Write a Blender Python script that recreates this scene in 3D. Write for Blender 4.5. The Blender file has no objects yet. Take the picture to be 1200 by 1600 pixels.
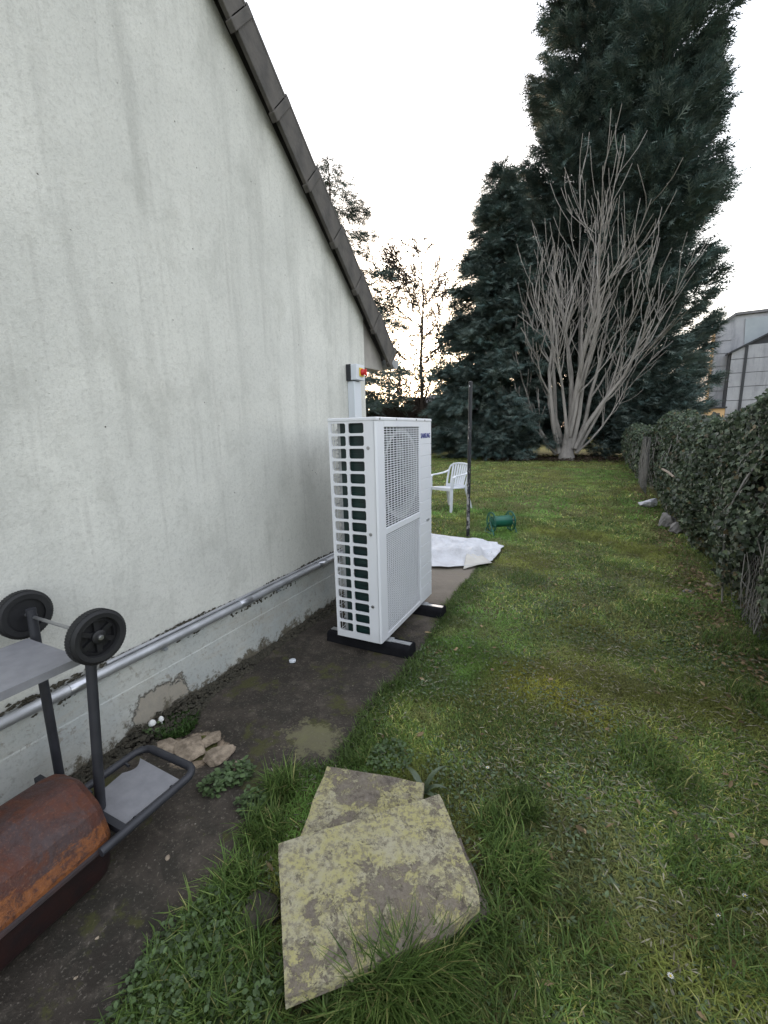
import bpy, bmesh, math, random
import numpy as np
from mathutils import Vector, Matrix, Euler
random.seed(7); RNG = np.random.default_rng(7)
scene = bpy.context.scene
col = scene.collection
R = math.radians

# ------------------------------------------------------------------ camera
F_PX, PITCH, YAW, ROLL, CAM_H = 673.65, .1861, .4565, -.0243, 1.4443
cyw, syw = math.cos(YAW), math.sin(YAW)
FWD = np.array([-syw*math.cos(PITCH), cyw*math.cos(PITCH), -math.sin(PITCH)])
RT = np.array([cyw, syw, 0.]); UP = np.cross(RT, FWD)
R2 = math.cos(ROLL)*RT + math.sin(ROLL)*UP
U2 = -math.sin(ROLL)*RT + math.cos(ROLL)*UP
CAM = np.array([0, 0, CAM_H])
cd = bpy.data.cameras.new('camera'); cam = bpy.data.objects.new('camera', cd); col.objects.link(cam)
M = Matrix.Identity(4)
for i in range(3):
    M[i][0] = R2[i]; M[i][1] = U2[i]; M[i][2] = -FWD[i]; M[i][3] = CAM[i]
cam.matrix_world = M
cd.sensor_fit = 'VERTICAL'; cd.sensor_height = 32.0; cd.lens = F_PX/1600*32.0
cd.clip_start = .02; cd.clip_end = 3000
scene.camera = cam
def ray(x, y): return FWD + R2*((x-600)/F_PX) - U2*((y-800)/F_PX)
def G(x, y, z=0.):                       # pixel -> point at height z
    d = ray(x, y); return CAM + d*((z-CAM_H)/d[2])
def PX(x, y, X): d = ray(x, y); return CAM + d*(X/d[0])
def PY(x, y, Y): d = ray(x, y); return CAM + d*(Y/d[1])

# ------------------------------------------------------------------ sky, sun, exposure
SUN_AZ, SUN_EL = R(-23), R(5.0)          # clockwise from +y, height: low behind the trees
w = bpy.data.worlds.new('World'); scene.world = w; w.use_nodes = True
nt = w.node_tree; nt.nodes.clear()
sky = nt.nodes.new('ShaderNodeTexSky'); sky.sky_type = 'NISHITA'; sky.sun_disc = False
sky.sun_elevation = SUN_EL; sky.sun_rotation = SUN_AZ; sky.air_density = 1.0; sky.dust_density = 2.2; sky.ozone_density = 1.0
hs = nt.nodes.new('ShaderNodeHueSaturation'); hs.inputs['Saturation'].default_value = .66
bg = nt.nodes.new('ShaderNodeBackground'); bg.inputs['Strength'].default_value = .15
wo = nt.nodes.new('ShaderNodeOutputWorld')
veil = nt.nodes.new('ShaderNodeMix'); veil.data_type = 'RGBA'; veil.blend_type = 'MIX'; veil.inputs[0].default_value = .45
veil.inputs[7].default_value = (2.75, 2.78, 3.05, 1)
nt.links.new(sky.outputs[0], hs.inputs['Color']); nt.links.new(hs.outputs[0], veil.inputs[6]); nt.links.new(veil.outputs[2], bg.inputs[0]); nt.links.new(bg.outputs[0], wo.inputs[0])
sl = bpy.data.lights.new('sun', 'SUN'); sl.energy = .6; sl.angle = R(10); sl.color = (1, .78, .55)
so = bpy.data.objects.new('sun', sl); col.objects.link(so)
sd = Vector((math.sin(SUN_AZ)*math.cos(SUN_EL), math.cos(SUN_AZ)*math.cos(SUN_EL), math.sin(SUN_EL)))
so.rotation_euler = sd.to_track_quat('Z', 'Y').to_euler(); so.location = (0, 0, 30)
vs = scene.view_settings; vs.view_transform = 'Standard'; vs.look = 'None'; vs.gamma = 1; vs.use_curve_mapping = False
vs.exposure = 2.6
scene.render.engine = 'CYCLES'

# ------------------------------------------------------------------ helpers
def tag(o, label=None, cat=None, group=None, kind=None):
    if label: o['label'] = label
    if cat: o['category'] = cat
    if group: o['group'] = group
    if kind: o['kind'] = kind
    return o
def empty(name, loc, label, cat, rz=0, group=None):
    o = bpy.data.objects.new(name, None); col.objects.link(o); o.location = loc; o.rotation_euler = (0, 0, rz)
    o.empty_display_size = .1
    return tag(o, label, cat, group)
def link(name, me, m, parent=None, smooth=False):
    o = bpy.data.objects.new(name, me); col.objects.link(o)
    if m: me.materials.append(m)
    if parent: o.parent = parent
    if smooth: me.polygons.foreach_set('use_smooth', np.ones(len(me.polygons), bool))
    return o
class MB:
    def __init__(s): s.v = []; s.f = []
    def add(s, vs_, fs):
        n = len(s.v); s.v += [tuple(map(float, q)) for q in vs_]; s.f += [tuple(i+n for i in f) for f in fs]; return s
    def box(s, a, b, M=None):
        (x0, y0, z0), (x1, y1, z1) = a, b
        v = [Vector(q) for q in ((x0,y0,z0),(x1,y0,z0),(x1,y1,z0),(x0,y1,z0),(x0,y0,z1),(x1,y0,z1),(x1,y1,z1),(x0,y1,z1))]
        if M is not None: v = [M @ q for q in v]
        return s.add(v, [(0,3,2,1),(4,5,6,7),(0,1,5,4),(1,2,6,5),(2,3,7,6),(3,0,4,7)])
    def tube(s, path, rad, n=8, cap=True):
        P = [Vector(p) for p in path]; k = len(P)
        if not hasattr(rad, '__len__'): rad = [rad]*k
        base = len(s.v); prev = None
        for i in range(k):
            t = (P[min(i+1, k-1)]-P[max(i-1, 0)])
            if t.length < 1e-9: t = Vector((0, 0, 1))
            t.normalize()
            if prev is None:
                a = t.cross(Vector((0, 0, 1)) if abs(t.z) < .9 else Vector((1, 0, 0))).normalized()
            else:
                a = (prev-t*prev.dot(t)); a = a.normalized() if a.length > 1e-6 else t.orthogonal().normalized()
            prev = a; b = t.cross(a)
            for j in range(n):
                c = 2*math.pi*j/n; q = P[i]+(a*math.cos(c)+b*math.sin(c))*rad[i]; s.v.append((q.x, q.y, q.z))
        for i in range(k-1):
            for j in range(n):
                j2 = (j+1) % n
                s.f.append((base+i*n+j, base+i*n+j2, base+(i+1)*n+j2, base+(i+1)*n+j))
        if cap:
            s.f.append(tuple(base+j for j in reversed(range(n)))); s.f.append(tuple(base+(k-1)*n+j for j in range(n)))
        return s
    def bar(s, path, w_, t_, side=(1, 0, 0)):
        # flat bar: width w along `side`, thickness t across; w may be a list
        P = [Vector(p) for p in path]; k = len(P)
        W = w_ if hasattr(w_, '__len__') else [w_]*k
        base = len(s.v)
        for i in range(k):
            t = (P[min(i+1, k-1)]-P[max(i-1, 0)]).normalized(); sd_ = Vector(side); sd_ = (sd_-t*sd_.dot(t)).normalized(); n_ = t.cross(sd_)
            for a, b in ((-1,-1),(1,-1),(1,1),(-1,1)):
                q = P[i]+sd_*(a*W[i]/2)+n_*(b*t_/2); s.v.append((q.x, q.y, q.z))
        for i in range(k-1):
            for j in range(4):
                j2 = (j+1) % 4; s.f.append((base+i*4+j, base+i*4+j2, base+i*4+4+j2, base+i*4+4+j))
        s.f.append((base+3, base+2, base+1, base)); e = base+(k-1)*4; s.f.append((e, e+1, e+2, e+3))
        return s
    def lathe(s, prof, n=24, M=None, cap=True):            # prof (r, z) around local z
        base = len(s.v); k = len(prof)
        for r, z in prof:
            for j in range(n):
                c = 2*math.pi*j/n; q = Vector((r*math.cos(c), r*math.sin(c), z)); q = M @ q if M is not None else q; s.v.append((q.x, q.y, q.z))
        for i in range(k-1):
            for j in range(n):
                j2 = (j+1) % n; s.f.append((base+i*n+j, base+i*n+j2, base+(i+1)*n+j2, base+(i+1)*n+j))
        closed = prof[0] == prof[-1]
        if prof[0][0] > 1e-6 and cap and not closed: s.f.append(tuple(base+j for j in reversed(range(n))))
        if prof[-1][0] > 1e-6 and cap and not closed: s.f.append(tuple(base+(k-1)*n+j for j in range(n)))
        return s
    def prism(s, poly, z0, z1, f3):               # poly 2d, f3(u, v, z) -> xyz
        n = len(poly); v = [f3(a, b, z0) for a, b in poly]+[f3(a, b, z1) for a, b in poly]
        return s.add(v, [tuple(reversed(range(n))), tuple(range(n, 2*n))]+[(i, (i+1) % n, n+(i+1) % n, n+i) for i in range(n)])
    def build(s, name, m, parent=None, smooth=False, bevel=0, seg=2, fixn=True):
        me = bpy.data.meshes.new(name); me.from_pydata(s.v, [], s.f)
        bm = bmesh.new(); bm.from_mesh(me)
        if fixn: bmesh.ops.recalc_face_normals(bm, faces=bm.faces)
        if bevel:
            ed = [e for e in bm.edges if len(e.link_faces) == 2 and e.calc_face_angle(0) > .6]
            bmesh.ops.bevel(bm, geom=ed, offset=bevel, segments=seg, affect='EDGES', profile=.5, clamp_overlap=True)
        bm.to_mesh(me); bm.free()
        o = link(name, me, m, parent, smooth)
        if smooth:
            try: me.set_sharp_from_angle(angle=R(40))
            except Exception: pass
        return o
def npmesh(name, V, Fc, m, parent=None, tint=None, smooth=False):
    # V (n,3), Fc (k,3|4) index arrays; tint (n,3) vertex colour
    me = bpy.data.meshes.new(name); V = np.ascontiguousarray(V, np.float32)
    k, c = Fc.shape
    me.vertices.add(len(V)); me.vertices.foreach_set('co', V.ravel())
    me.loops.add(k*c); me.loops.foreach_set('vertex_index', np.ascontiguousarray(Fc, np.int32).ravel())
    me.polygons.add(k); me.polygons.foreach_set('loop_start', np.arange(0, k*c, c, dtype=np.int32))
    try: me.polygons.foreach_set('loop_total', np.full(k, c, np.int32))
    except Exception: pass
    me.update(calc_edges=True)
    if tint is not None:
        at = me.color_attributes.new('tint', 'FLOAT_COLOR', 'POINT')
        at.data.foreach_set('color', np.concatenate([tint, np.ones((len(tint), 1))], 1).astype(np.float32).ravel())
    return link(name, me, m, parent, smooth)
def lat(ix, iy, seed):
    h = np.sin(ix*127.1+iy*311.7+seed*74.7)*43758.5453
    return h-np.floor(h)
def vn(x, y, seed=0):                             # value noise 0..1
    x = np.asarray(x, float); y = np.asarray(y, float)
    ix, iy = np.floor(x), np.floor(y); fx, fy = x-ix, y-iy; fx = fx*fx*(3-2*fx); fy = fy*fy*(3-2*fy)
    a, b, c, d = lat(ix, iy, seed), lat(ix+1, iy, seed), lat(ix, iy+1, seed), lat(ix+1, iy+1, seed)
    return (a*(1-fx)+b*fx)*(1-fy)+(c*(1-fx)+d*fx)*fy
def fbm(x, y, seed=0, o=3): return sum(vn(x*2**i, y*2**i, seed+i*13)/2**(i+1) for i in range(o))/(1-.5**o)
def scatter(T, TF, P, X, Y, Z, S):                # template verts (t,3) placed with frames: P,X,Y,Z (n,3), S (n,3)
    n, t = len(P), len(T)
    V = P[:, None, :]+X[:, None, :]*(T[None, :, 0:1]*S[:, None, 0:1])+Y[:, None, :]*(T[None, :, 1:2]*S[:, None, 1:2])+Z[:, None, :]*(T[None, :, 2:3]*S[:, None, 2:3])
    Fc = (TF[None]+(np.arange(n)*t)[:, None, None]).reshape(-1, TF.shape[1])
    return V.reshape(-1, 3), Fc
def unit(a): return a/np.maximum(np.linalg.norm(a, axis=-1, keepdims=True), 1e-9)
def frames(Yd, Nd):                               # Y = length direction, N approximate normal
    Y = unit(Yd); X = unit(np.cross(Y, Nd)); return X, Y, np.cross(X, Y)
def copy_tree(o, parent=None):
    c = o.copy(); col.objects.link(c); c.parent = parent
    for ch in o.children: copy_tree(ch, c)
    return c

# ------------------------------------------------------------------ materials
MATS = {}
class NT:
    def __init__(s, name):
        s.m = bpy.data.materials.new(name); s.m.use_nodes = True; s.t = s.m.node_tree; s.b = s.t.nodes['Principled BSDF']; MATS[name] = s.m
        s.geo = s.t.nodes.new('ShaderNodeTexCoord').outputs['Object']
    def n(s, ty, **kw):
        q = s.t.nodes.new(ty)
        for k, v in kw.items(): setattr(q, k, v)
        return q
    def l(s, a, b): s.t.links.new(a, b)
    def wpos(s):
        return s.n('ShaderNodeNewGeometry').outputs['Position']
    def mapped(s, sc, world=False, loc=(0, 0, 0)):
        mp = s.n('ShaderNodeMapping'); mp.inputs['Scale'].default_value = sc; mp.inputs['Location'].default_value = loc
        s.l(s.wpos() if world else s.geo, mp.inputs['Vector']); return mp.outputs[0]
    def noise(s, scale, det=4, rough=.6, vec=None, dist=0):
        q = s.n('ShaderNodeTexNoise'); q.inputs['Scale'].default_value = scale; q.inputs['Detail'].default_value = det; q.inputs['Roughness'].default_value = rough
        q.inputs['Distortion'].default_value = dist
        s.l(vec if vec is not None else s.geo, q.inputs['Vector']); return q.outputs['Fac']
    def vor(s, scale, vec=None, feature='F1'):
        q = s.n('ShaderNodeTexVoronoi', feature=feature); q.inputs['Scale'].default_value = scale
        s.l(vec if vec is not None else s.geo, q.inputs['Vector']); return q.outputs['Distance']
    def ramp(s, fac, a, b, c0=0., c1=1.):
        q = s.n('ShaderNodeMapRange'); q.inputs['From Min'].default_value = a; q.inputs['From Max'].default_value = b
        q.inputs['To Min'].default_value = c0; q.inputs['To Max'].default_value = c1; s.l(fac, q.inputs['Value']); return q.outputs[0]
    def math(s, op, a, b=None):
        q = s.n('ShaderNodeMath', operation=op)
        for i, v in enumerate((a, b)):
            if v is None: continue
            if isinstance(v, (int, float)): q.inputs[i].default_value = v
            else: s.l(v, q.inputs[i])
        return q.outputs[0]
    def mix(s, fac, a, b, mode='MIX'):
        q = s.n('ShaderNodeMix', data_type='RGBA', blend_type=mode)
        for sock, v in ((q.inputs['Factor'], fac), (q.inputs['A'], a), (q.inputs['B'], b)):
            pass
        def put(sock, v):
            if isinstance(v, (int, float)): sock.default_value = v
            elif isinstance(v, tuple): sock.default_value = (*v, 1) if len(v) == 3 else v
            else: s.l(v, sock)
        put(q.inputs[0], fac); put(q.inputs[6], a); put(q.inputs[7], b)
        return q.outputs[2]
    def sep(s, world=True):
        q = s.n('ShaderNodeSeparateXYZ'); s.l(s.wpos() if world else s.geo, q.inputs[0]); return q.outputs
    def out(s, colr=None, rough=.7, metal=0., bump=None, bs=.3, bd=.01, spec=.5):
        if colr is not None:
            if isinstance(colr, tuple): s.b.inputs['Base Color'].default_value = (*colr, 1)
            else: s.l(colr, s.b.inputs['Base Color'])
        if isinstance(rough, (int, float)): s.b.inputs['Roughness'].default_value = rough
        else: s.l(rough, s.b.inputs['Roughness'])
        s.b.inputs['Metallic'].default_value = metal
        s.b.inputs['Specular IOR Level'].default_value = spec
        if bump is not None:
            q = s.n('ShaderNodeBump'); q.inputs['Strength'].default_value = bs; q.inputs['Distance'].default_value = bd
            s.l(bump, q.inputs['Height']); s.l(q.outputs[0], s.b.inputs['Normal'])
        return s.m
def simple(name, a, b=None, scale=8, rough=.6, metal=0., bs=.15, bd=.003, bscale=60, spec=.5):
    k = NT(name); b = b or tuple(v*.75 for v in a)
    c = k.mix(k.ramp(k.noise(scale), .35, .65), a, b)
    return k.out(c, rough, metal, k.noise(bscale), bs, bd, spec)
def leafy(name, trans=.25, rough=.6, spec=.25, mul=(1, 1, 1)):
    k = NT(name); at = k.n('ShaderNodeAttribute', attribute_name='tint')
    c = k.mix(1., at.outputs['Color'], mul, 'MULTIPLY')
    k.out(c, rough, spec=spec)
    tr = k.n('ShaderNodeBsdfTranslucent'); k.l(c, tr.inputs['Color'])
    ms = k.n('ShaderNodeMixShader'); ms.inputs[0].default_value = trans
    k.l(k.b.outputs[0], ms.inputs[1]); k.l(tr.outputs[0], ms.inputs[2]); k.l(ms.outputs[0], k.t.nodes['Material Output'].inputs[0])
    return k.m

def m_wall():
    k = NT('plaster'); x, y, z = k.sep()
    st = k.noise(1.0, 4, .6, k.mapped((1, 7, .55), True)); st2 = k.noise(1.0, 3, .6, k.mapped((1, 22, 1.1), True, (3, 5, 1)))
    big = k.noise(1.6, 5, .62, k.wpos()); fine = k.noise(55, 4, .7, k.wpos()); med = k.noise(9, 5, .65, k.wpos())
    c = k.mix(k.ramp(big, .35, .68), (.64, .635, .585), (.53, .53, .49))
    c = k.mix(k.ramp(k.math('MULTIPLY', k.ramp(st, .50, .72), k.ramp(z, .5, 1.6)), 0, 1, 0, .42), c, (.29, .29, .265))
    c = k.mix(k.ramp(st2, .58, .78, 0, .35), c, (.31, .30, .275))
    c = k.mix(k.ramp(med, .5, .8, 0, .30), c, (.58, .565, .51))
    c = k.mix(k.ramp(fine, .50, .68, 0, .32), c, (.33, .325, .30)); gr = k.noise(150, 3, .8, k.wpos()); c = k.mix(k.ramp(gr, .52, .68, 0, .30), c, (.66, .64, .59)); c = k.mix(k.ramp(gr, .46, .34, 0, .30), c, (.30, .29, .27))
    sp = k.math('MULTIPLY', k.ramp(k.vor(16, k.wpos()), .035, .075, 1, 0), k.ramp(k.noise(2.3, 2, .5, k.mapped((1, 1, 1), True, (9, 1, 4))), .50, .60))
    c = k.mix(sp, c, (.10, .095, .085))
    wv = k.n('ShaderNodeVectorMath', operation='ADD'); nz = k.n('ShaderNodeTexNoise'); nz.inputs['Scale'].default_value = 3.5; nz.inputs['Detail'].default_value = 5; k.l(k.wpos(), nz.inputs['Vector'])
    sc_ = k.n('ShaderNodeVectorMath', operation='SCALE'); sc_.inputs['Scale'].default_value = .35; k.l(nz.outputs['Color'], sc_.inputs[0]); k.l(k.wpos(), wv.inputs[0]); k.l(sc_.outputs[0], wv.inputs[1])
    ck = k.math('MULTIPLY', k.ramp(k.vor(.7, wv.outputs[0], 'DISTANCE_TO_EDGE'), .0008, .0026, 1, 0), k.ramp(k.noise(1.4, 2, .5, k.mapped((1, 1, 1), True, (5, 3, 8))), .54, .62))
    c = k.mix(k.ramp(ck, 0, 1, 0, .10), c, (.25, .24, .22))
    pit = k.math('MULTIPLY', k.ramp(k.vor(60, k.wpos()), .06, .14, 1, 0), k.ramp(k.noise(7, 3, .6, k.wpos()), .52, .62))
    c = k.mix(k.ramp(pit, 0, 1, 0, .5), c, (.30, .29, .27))
    bl = k.noise(3.4, 7, .72, k.mapped((1, 1, .7), True, (2, 8, 1)))
    c = k.mix(k.ramp(bl, .52, .66, 0, .38), c, (.36, .36, .325))
    # grime rising from the ground and under the pipe
    g = k.math('ADD', z, k.math('MULTIPLY', k.math('SUBTRACT', k.noise(6, 5, .7, k.wpos()), .5), -.28))
    c = k.mix(k.ramp(g, .02, .10, .8, 0), c, (.12, .105, .085))
    h = k.math('ADD', k.math('MULTIPLY', fine, .5), k.math('ADD', med, k.math('MULTIPLY', sp, -1.5)))
    h = k.math('ADD', h, k.math('MULTIPLY', gr, .35))
    return k.out(c, .93, 0, h, .6, .007, .15)
def m_plinth():
    k = NT('plinth_paint'); x, y, z = k.sep()
    big = k.noise(3, 5, .65, k.wpos()); fine = k.noise(50, 4, .7, k.wpos()); ln = k.noise(4, 4, .6, k.mapped((1, 1, 9), True))
    c = k.mix(k.ramp(big, .38, .66), (.49, .495, .46), (.385, .405, .395))
    c = k.mix(k.ramp(ln, .55, .75, 0, .6), c, (.42, .38, .315))
    c = k.mix(k.ramp(fine, .52, .66, 0, .55), c, (.27, .26, .235)); fl = k.noise(15, 8, .8, k.wpos(), .5); c = k.mix(k.ramp(fl, .58, .62, 0, .65), c, (.24, .215, .175)); c = k.mix(k.ramp(k.noise(2.5, 5, .7, k.mapped((1, 1, 2), True, (1, 4, 2))), .5, .62, 0, .45), c, (.36, .345, .30))
    # bare patch of old render where the paint has come away
    px = k.math('SUBTRACT', y, 1.27); pz = k.math('SUBTRACT', z, .10)
    d = k.math('SQRT', k.math('ADD', k.math('MULTIPLY', px, px), k.math('MULTIPLY', k.math('MULTIPLY', pz, pz), 2.2)))
    d = k.math('ADD', d, k.math('MULTIPLY', k.math('SUBTRACT', k.noise(11, 5, .7, k.wpos()), .5), .28))
    pm = k.ramp(d, .145, .165, 1, 0)
    c = k.mix(pm, c, k.mix(k.noise(22, 5, .7, k.wpos()), (.42, .37, .29), (.23, .22, .20)))
    c = k.mix(k.math('MULTIPLY', k.ramp(d, .145, .158, 0, 1), k.ramp(d, .162, .185, 1, 0)), c, (.13, .12, .10))
    g = k.math('ADD', z, k.math('MULTIPLY', k.math('SUBTRACT', k.noise(7, 8, .78, k.wpos()), .5), -.52))
    c = k.mix(k.ramp(g, .045, .085, 1, 0), c, k.mix(k.noise(30, 4, .7, k.wpos()), (.05, .045, .035), (.20, .175, .13)))
    h = k.math('ADD', k.math('MULTIPLY', fine, .4), k.math('ADD', big, k.math('MULTIPLY', pm, -1.2)))
    return k.out(c, .9, 0, h, .5, .012, .2)
def m_concrete():
    k = NT('old_concrete'); x, y, z = k.sep()
    a = k.noise(2.2, 6, .65, k.wpos()); b = k.noise(14, 5, .7, k.wpos()); f = k.noise(90, 3, .7, k.wpos())
    g = k.noise(38, 5, .75, k.wpos()); bl = k.noise(5.5, 6, .7, k.mapped((1, 1, 1), True, (2, 7, 0)), .6)
    c = k.mix(k.ramp(a, .40, .60), (.027, .022, .017), (.062, .051, .040))
    c = k.mix(k.ramp(bl, .47, .60, 0, .85), c, (.028, .025, .019))
    c = k.mix(k.ramp(b, .52, .66, 0, .5), c, (.105, .088, .070))
    c = k.mix(k.ramp(g, .52, .66, 0, .6), c, (.033, .028, .022))
    c = k.mix(k.ramp(f, .58, .70, 0, .6), c, (.20, .175, .145))
    mo = k.noise(3.4, 8, .75, k.mapped((1, 1, 1), True, (4, 2, 0)))
    c = k.mix(k.ramp(mo, .55, .60, 0, .8), c, k.mix(f, (.035, .038, .012), (.075, .072, .022)))
    # pale lichen patch in front of the slabs, dry pale concrete past the unit
    px = k.math('SUBTRACT', x, -1.13); py = k.math('SUBTRACT', y, 1.47)
    d = k.math('ADD', k.math('SQRT', k.math('ADD', k.math('MULTIPLY', k.math('MULTIPLY', px, px), 1.0), k.math('MULTIPLY', k.math('MULTIPLY', py, py), 1.4))), k.math('MULTIPLY', k.math('SUBTRACT', k.noise(14, 7, .78, k.wpos()), .5), .55))
    c = k.mix(k.ramp(d, .10, .15, .7, 0), c, k.mix(b, (.20, .19, .095), (.12, .11, .075)))
    c = k.mix(k.ramp(k.math('ADD', y, k.math('MULTIPLY', a, 1.2)), 3.4, 4.3, 0, .7), c, (.26, .225, .185))
    sp = k.math('MULTIPLY', k.ramp(k.vor(24, k.wpos()), .05, .09, 1, 0), k.ramp(k.noise(5, 2, .5, k.wpos()), .5, .56))
    c = k.mix(k.ramp(sp, 0, 1, 0, .7), c, (.30, .27, .23))
    qx = k.math('SUBTRACT', x, -1.60); qy = k.math('SUBTRACT', y, 1.20)
    dq = k.math('ADD', k.math('SQRT', k.math('ADD', k.math('MULTIPLY', k.math('MULTIPLY', qx, qx), .8), k.math('MULTIPLY', k.math('MULTIPLY', qy, qy), 1.3))), k.math('MULTIPLY', k.math('SUBTRACT', k.noise(16, 6, .75, k.wpos()), .5), .20))
    c = k.mix(k.ramp(dq, .11, .14, .9, 0), c, k.mix(k.ramp(g, .45, .6), (.34, .265, .19), (.19, .145, .10)))
    ck = k.vor(1.5, k.n('ShaderNodeMapping').outputs[0] if False else k.wpos(), 'DISTANCE_TO_EDGE')
    h = k.math('ADD', k.math('ADD', b, k.math('MULTIPLY', f, .4)), k.math('MULTIPLY', a, 1.5))
    return k.out(c, k.ramp(a, .3, .7, .75, .95), 0, h, .6, .012, .3)
def m_ground():
    k = NT('lawn_soil'); x, y, z = k.sep()
    a = k.noise(1.3, 5, .65, k.wpos()); b = k.noise(9, 5, .7, k.wpos()); f = k.noise(60, 4, .75, k.wpos()); far = k.noise(.35, 4, .6, k.wpos())
    c = k.mix(k.ramp(f, .35, .68), (.08, .08, .034), (.19, .185, .08))
    c = k.mix(k.ramp(b, .50, .70, 0, .65), c, (.065, .052, .032))
    c = k.mix(k.ramp(a, .55, .72, 0, .65), c, (.115, .115, .028))
    c = k.mix(k.ramp(far, .5, .7, 0, .45), c, (.13, .125, .04))
    c = k.mix(k.ramp(y, 22, 29, 0, .6), c, (.16, .145, .035))  # far lawn yellowed: low sunlight painted into the ground colour
    return k.out(c, .95, 0, k.math('ADD', f, b), .8, .03, .1)
def m_slab(name, seed, lich):
    k = NT(name); v = k.mapped((1, 1, 1), True, (seed, seed*2, 0))
    a = k.noise(4.5, 6, .7, v); b = k.noise(26, 8, .78, v, .3); f = k.noise(120, 4, .75, v); e = k.noise(12, 10, .8, v, .6); g = k.noise(60, 5, .75, v)
    c = k.mix(k.ramp(a, .35, .65), (.185, .155, .125), (.105, .088, .074))
    c = k.mix(k.ramp(g, .42, .7, 0, .7), c, (.31, .275, .225))
    c = k.mix(k.ramp(b, .52, .70, 0, .65), c, (.105, .088, .075))
    br = k.noise(2.6, 3, .6, v)
    s0 = k.math('ADD', k.math('ADD', k.math('MULTIPLY', e, .40), k.math('MULTIPLY', b, .34)), k.math('ADD', k.math('MULTIPLY', g, .16), k.math('MULTIPLY', k.math('SUBTRACT', br, .5), .35)))
    lich -= .06
    c = k.mix(k.ramp(s0, lich-.05, lich+.05, 0, .5), c, (.24, .205, .14))
    mk = k.ramp(s0, lich+.015, lich+.03)
    lc = k.mix(k.ramp(k.noise(9, 5, .7, v), .42, .58), (.42, .385, .17), (.42, .39, .27))
    lc = k.mix(k.ramp(g, .49, .58, 0, .8), lc, (.17, .145, .10))
    lc = k.mix(k.ramp(f, .52, .66, 0, .6), lc, (.43, .40, .30))
    c = k.mix(k.ramp(mk, 0, 1, 0, .85), c, lc)
    c = k.mix(k.ramp(k.vor(70, v), .05, .16, .55, 0), c, (.10, .085, .07))
    c = k.mix(k.ramp(f, .57, .70, 0, .65), c, (.075, .062, .052)); c = k.mix(k.ramp(k.noise(18, 8, .8, v, .5), .56, .61, 0, .7), c, (.085, .07, .058))
    return k.out(c, .92, 0, k.math('ADD', k.math('MULTIPLY', mk, .4), k.math('ADD', b, k.math('MULTIPLY', f, .6))), .7, .008, .2)
def m_rust():
    k = NT('rusted_steel'); x, y, z = k.sep()
    a = k.noise(7, 6, .7, k.wpos()); b = k.noise(30, 7, .78, k.wpos(), .4); ln = k.noise(4, 6, .7, k.mapped((5, 1, 5), True)); f = k.noise(150, 4, .75, k.wpos()); e = k.noise(11, 7, .75, k.wpos(), .8)
    c = k.mix(k.ramp(a, .42, .58), (.080, .026, .016), (.056, .036, .036))
    c = k.mix(k.ramp(e, .50, .60, 0, .7), c, (.11, .034, .014))
    t = k.math('ADD', z, k.math('ADD', k.math('MULTIPLY', k.math('SUBTRACT', ln, .5), .20), k.math('MULTIPLY', k.math('SUBTRACT', e, .5), .14)))
    c = k.mix(k.ramp(t, .245, .262, .95, 0), c, k.mix(k.ramp(b, .42, .60), (.23, .080, .022), (.12, .040, .014)))
    c = k.mix(k.ramp(b, .53, .62, 0, .75), c, (.042, .020, .017))
    c = k.mix(k.ramp(f, .55, .70, 0, .6), c, (.20, .10, .062))
    return k.out(c, k.ramp(e, .4, .6, .42, .75), .1, k.math('ADD', b, k.math('ADD', f, e)), .5, .006, .4)
def m_clad():
    k = NT('weathered_cladding')
    a = k.noise(.35, 5, .65, k.wpos()); b = k.noise(1.0, 5, .7, k.mapped((2, 2, .35), True)); f = k.noise(6, 4, .7, k.wpos())
    c = k.mix(k.ramp(a, .35, .65), (.40, .40, .42), (.30, .30, .32)); c = k.mix(k.ramp(b, .5, .72, 0, .65), c, (.16, .16, .175)); c = k.mix(k.ramp(f, .55, .75, 0, .3), c, (.48, .47, .47))
    return k.out(c, .8, 0, f, .2, .02)
def m_bark(name, a, b, sc=6):
    k = NT(name); n1 = k.noise(sc, 5, .7, k.mapped((1, 1, .25), True)); n2 = k.noise(sc*6, 4, .7, k.wpos())
    c = k.mix(k.ramp(n1, .35, .65), a, b); c = k.mix(k.ramp(n2, .55, .75, 0, .4), c, tuple(v*.45 for v in a))
    return k.out(c, .9, 0, n1, .5, .02, .2)
def m_pole():
    k = NT('peeling_black_paint'); n1 = k.noise(14, 5, .7, k.mapped((1, 1, .4), True)); x, y, z = k.sep()
    low = k.ramp(z, 1.75, .9, 0, .12)
    c = k.mix(k.ramp(k.math('ADD', n1, low), .63, .66), (.012, .013, .018), (.30, .29, .28)); return k.out(c, .5, 0, n1, .3, .003)
def m_cloth():
    k = NT('white_sheeting'); a = k.noise(5, 5, .65); b = k.noise(40, 4, .7)
    c = k.mix(k.ramp(a, .45, .7), (.62, .63, .66), (.49, .49, .51)); c = k.mix(k.ramp(b, .6, .75, 0, .35), c, (.48, .46, .42))
    return k.out(c, .7, 0, k.math('ADD', a, b), .5, .02)
def m_paintwhite():
    k = NT('unit_paint'); a = k.noise(2, 3); b = k.noise(300, 2)
    x, y, z = k.sep()
    c = k.mix(k.ramp(a, .4, .6), (.70, .705, .735), (.67, .68, .715))
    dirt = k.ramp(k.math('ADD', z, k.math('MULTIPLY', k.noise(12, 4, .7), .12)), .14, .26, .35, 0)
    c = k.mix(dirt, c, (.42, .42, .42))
    return k.out(c, .42, 0, b, .05, .0006)
m_wall(); m_plinth(); m_concrete(); m_ground(); m_rust(); m_clad(); m_pole(); m_cloth(); m_paintwhite()
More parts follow.
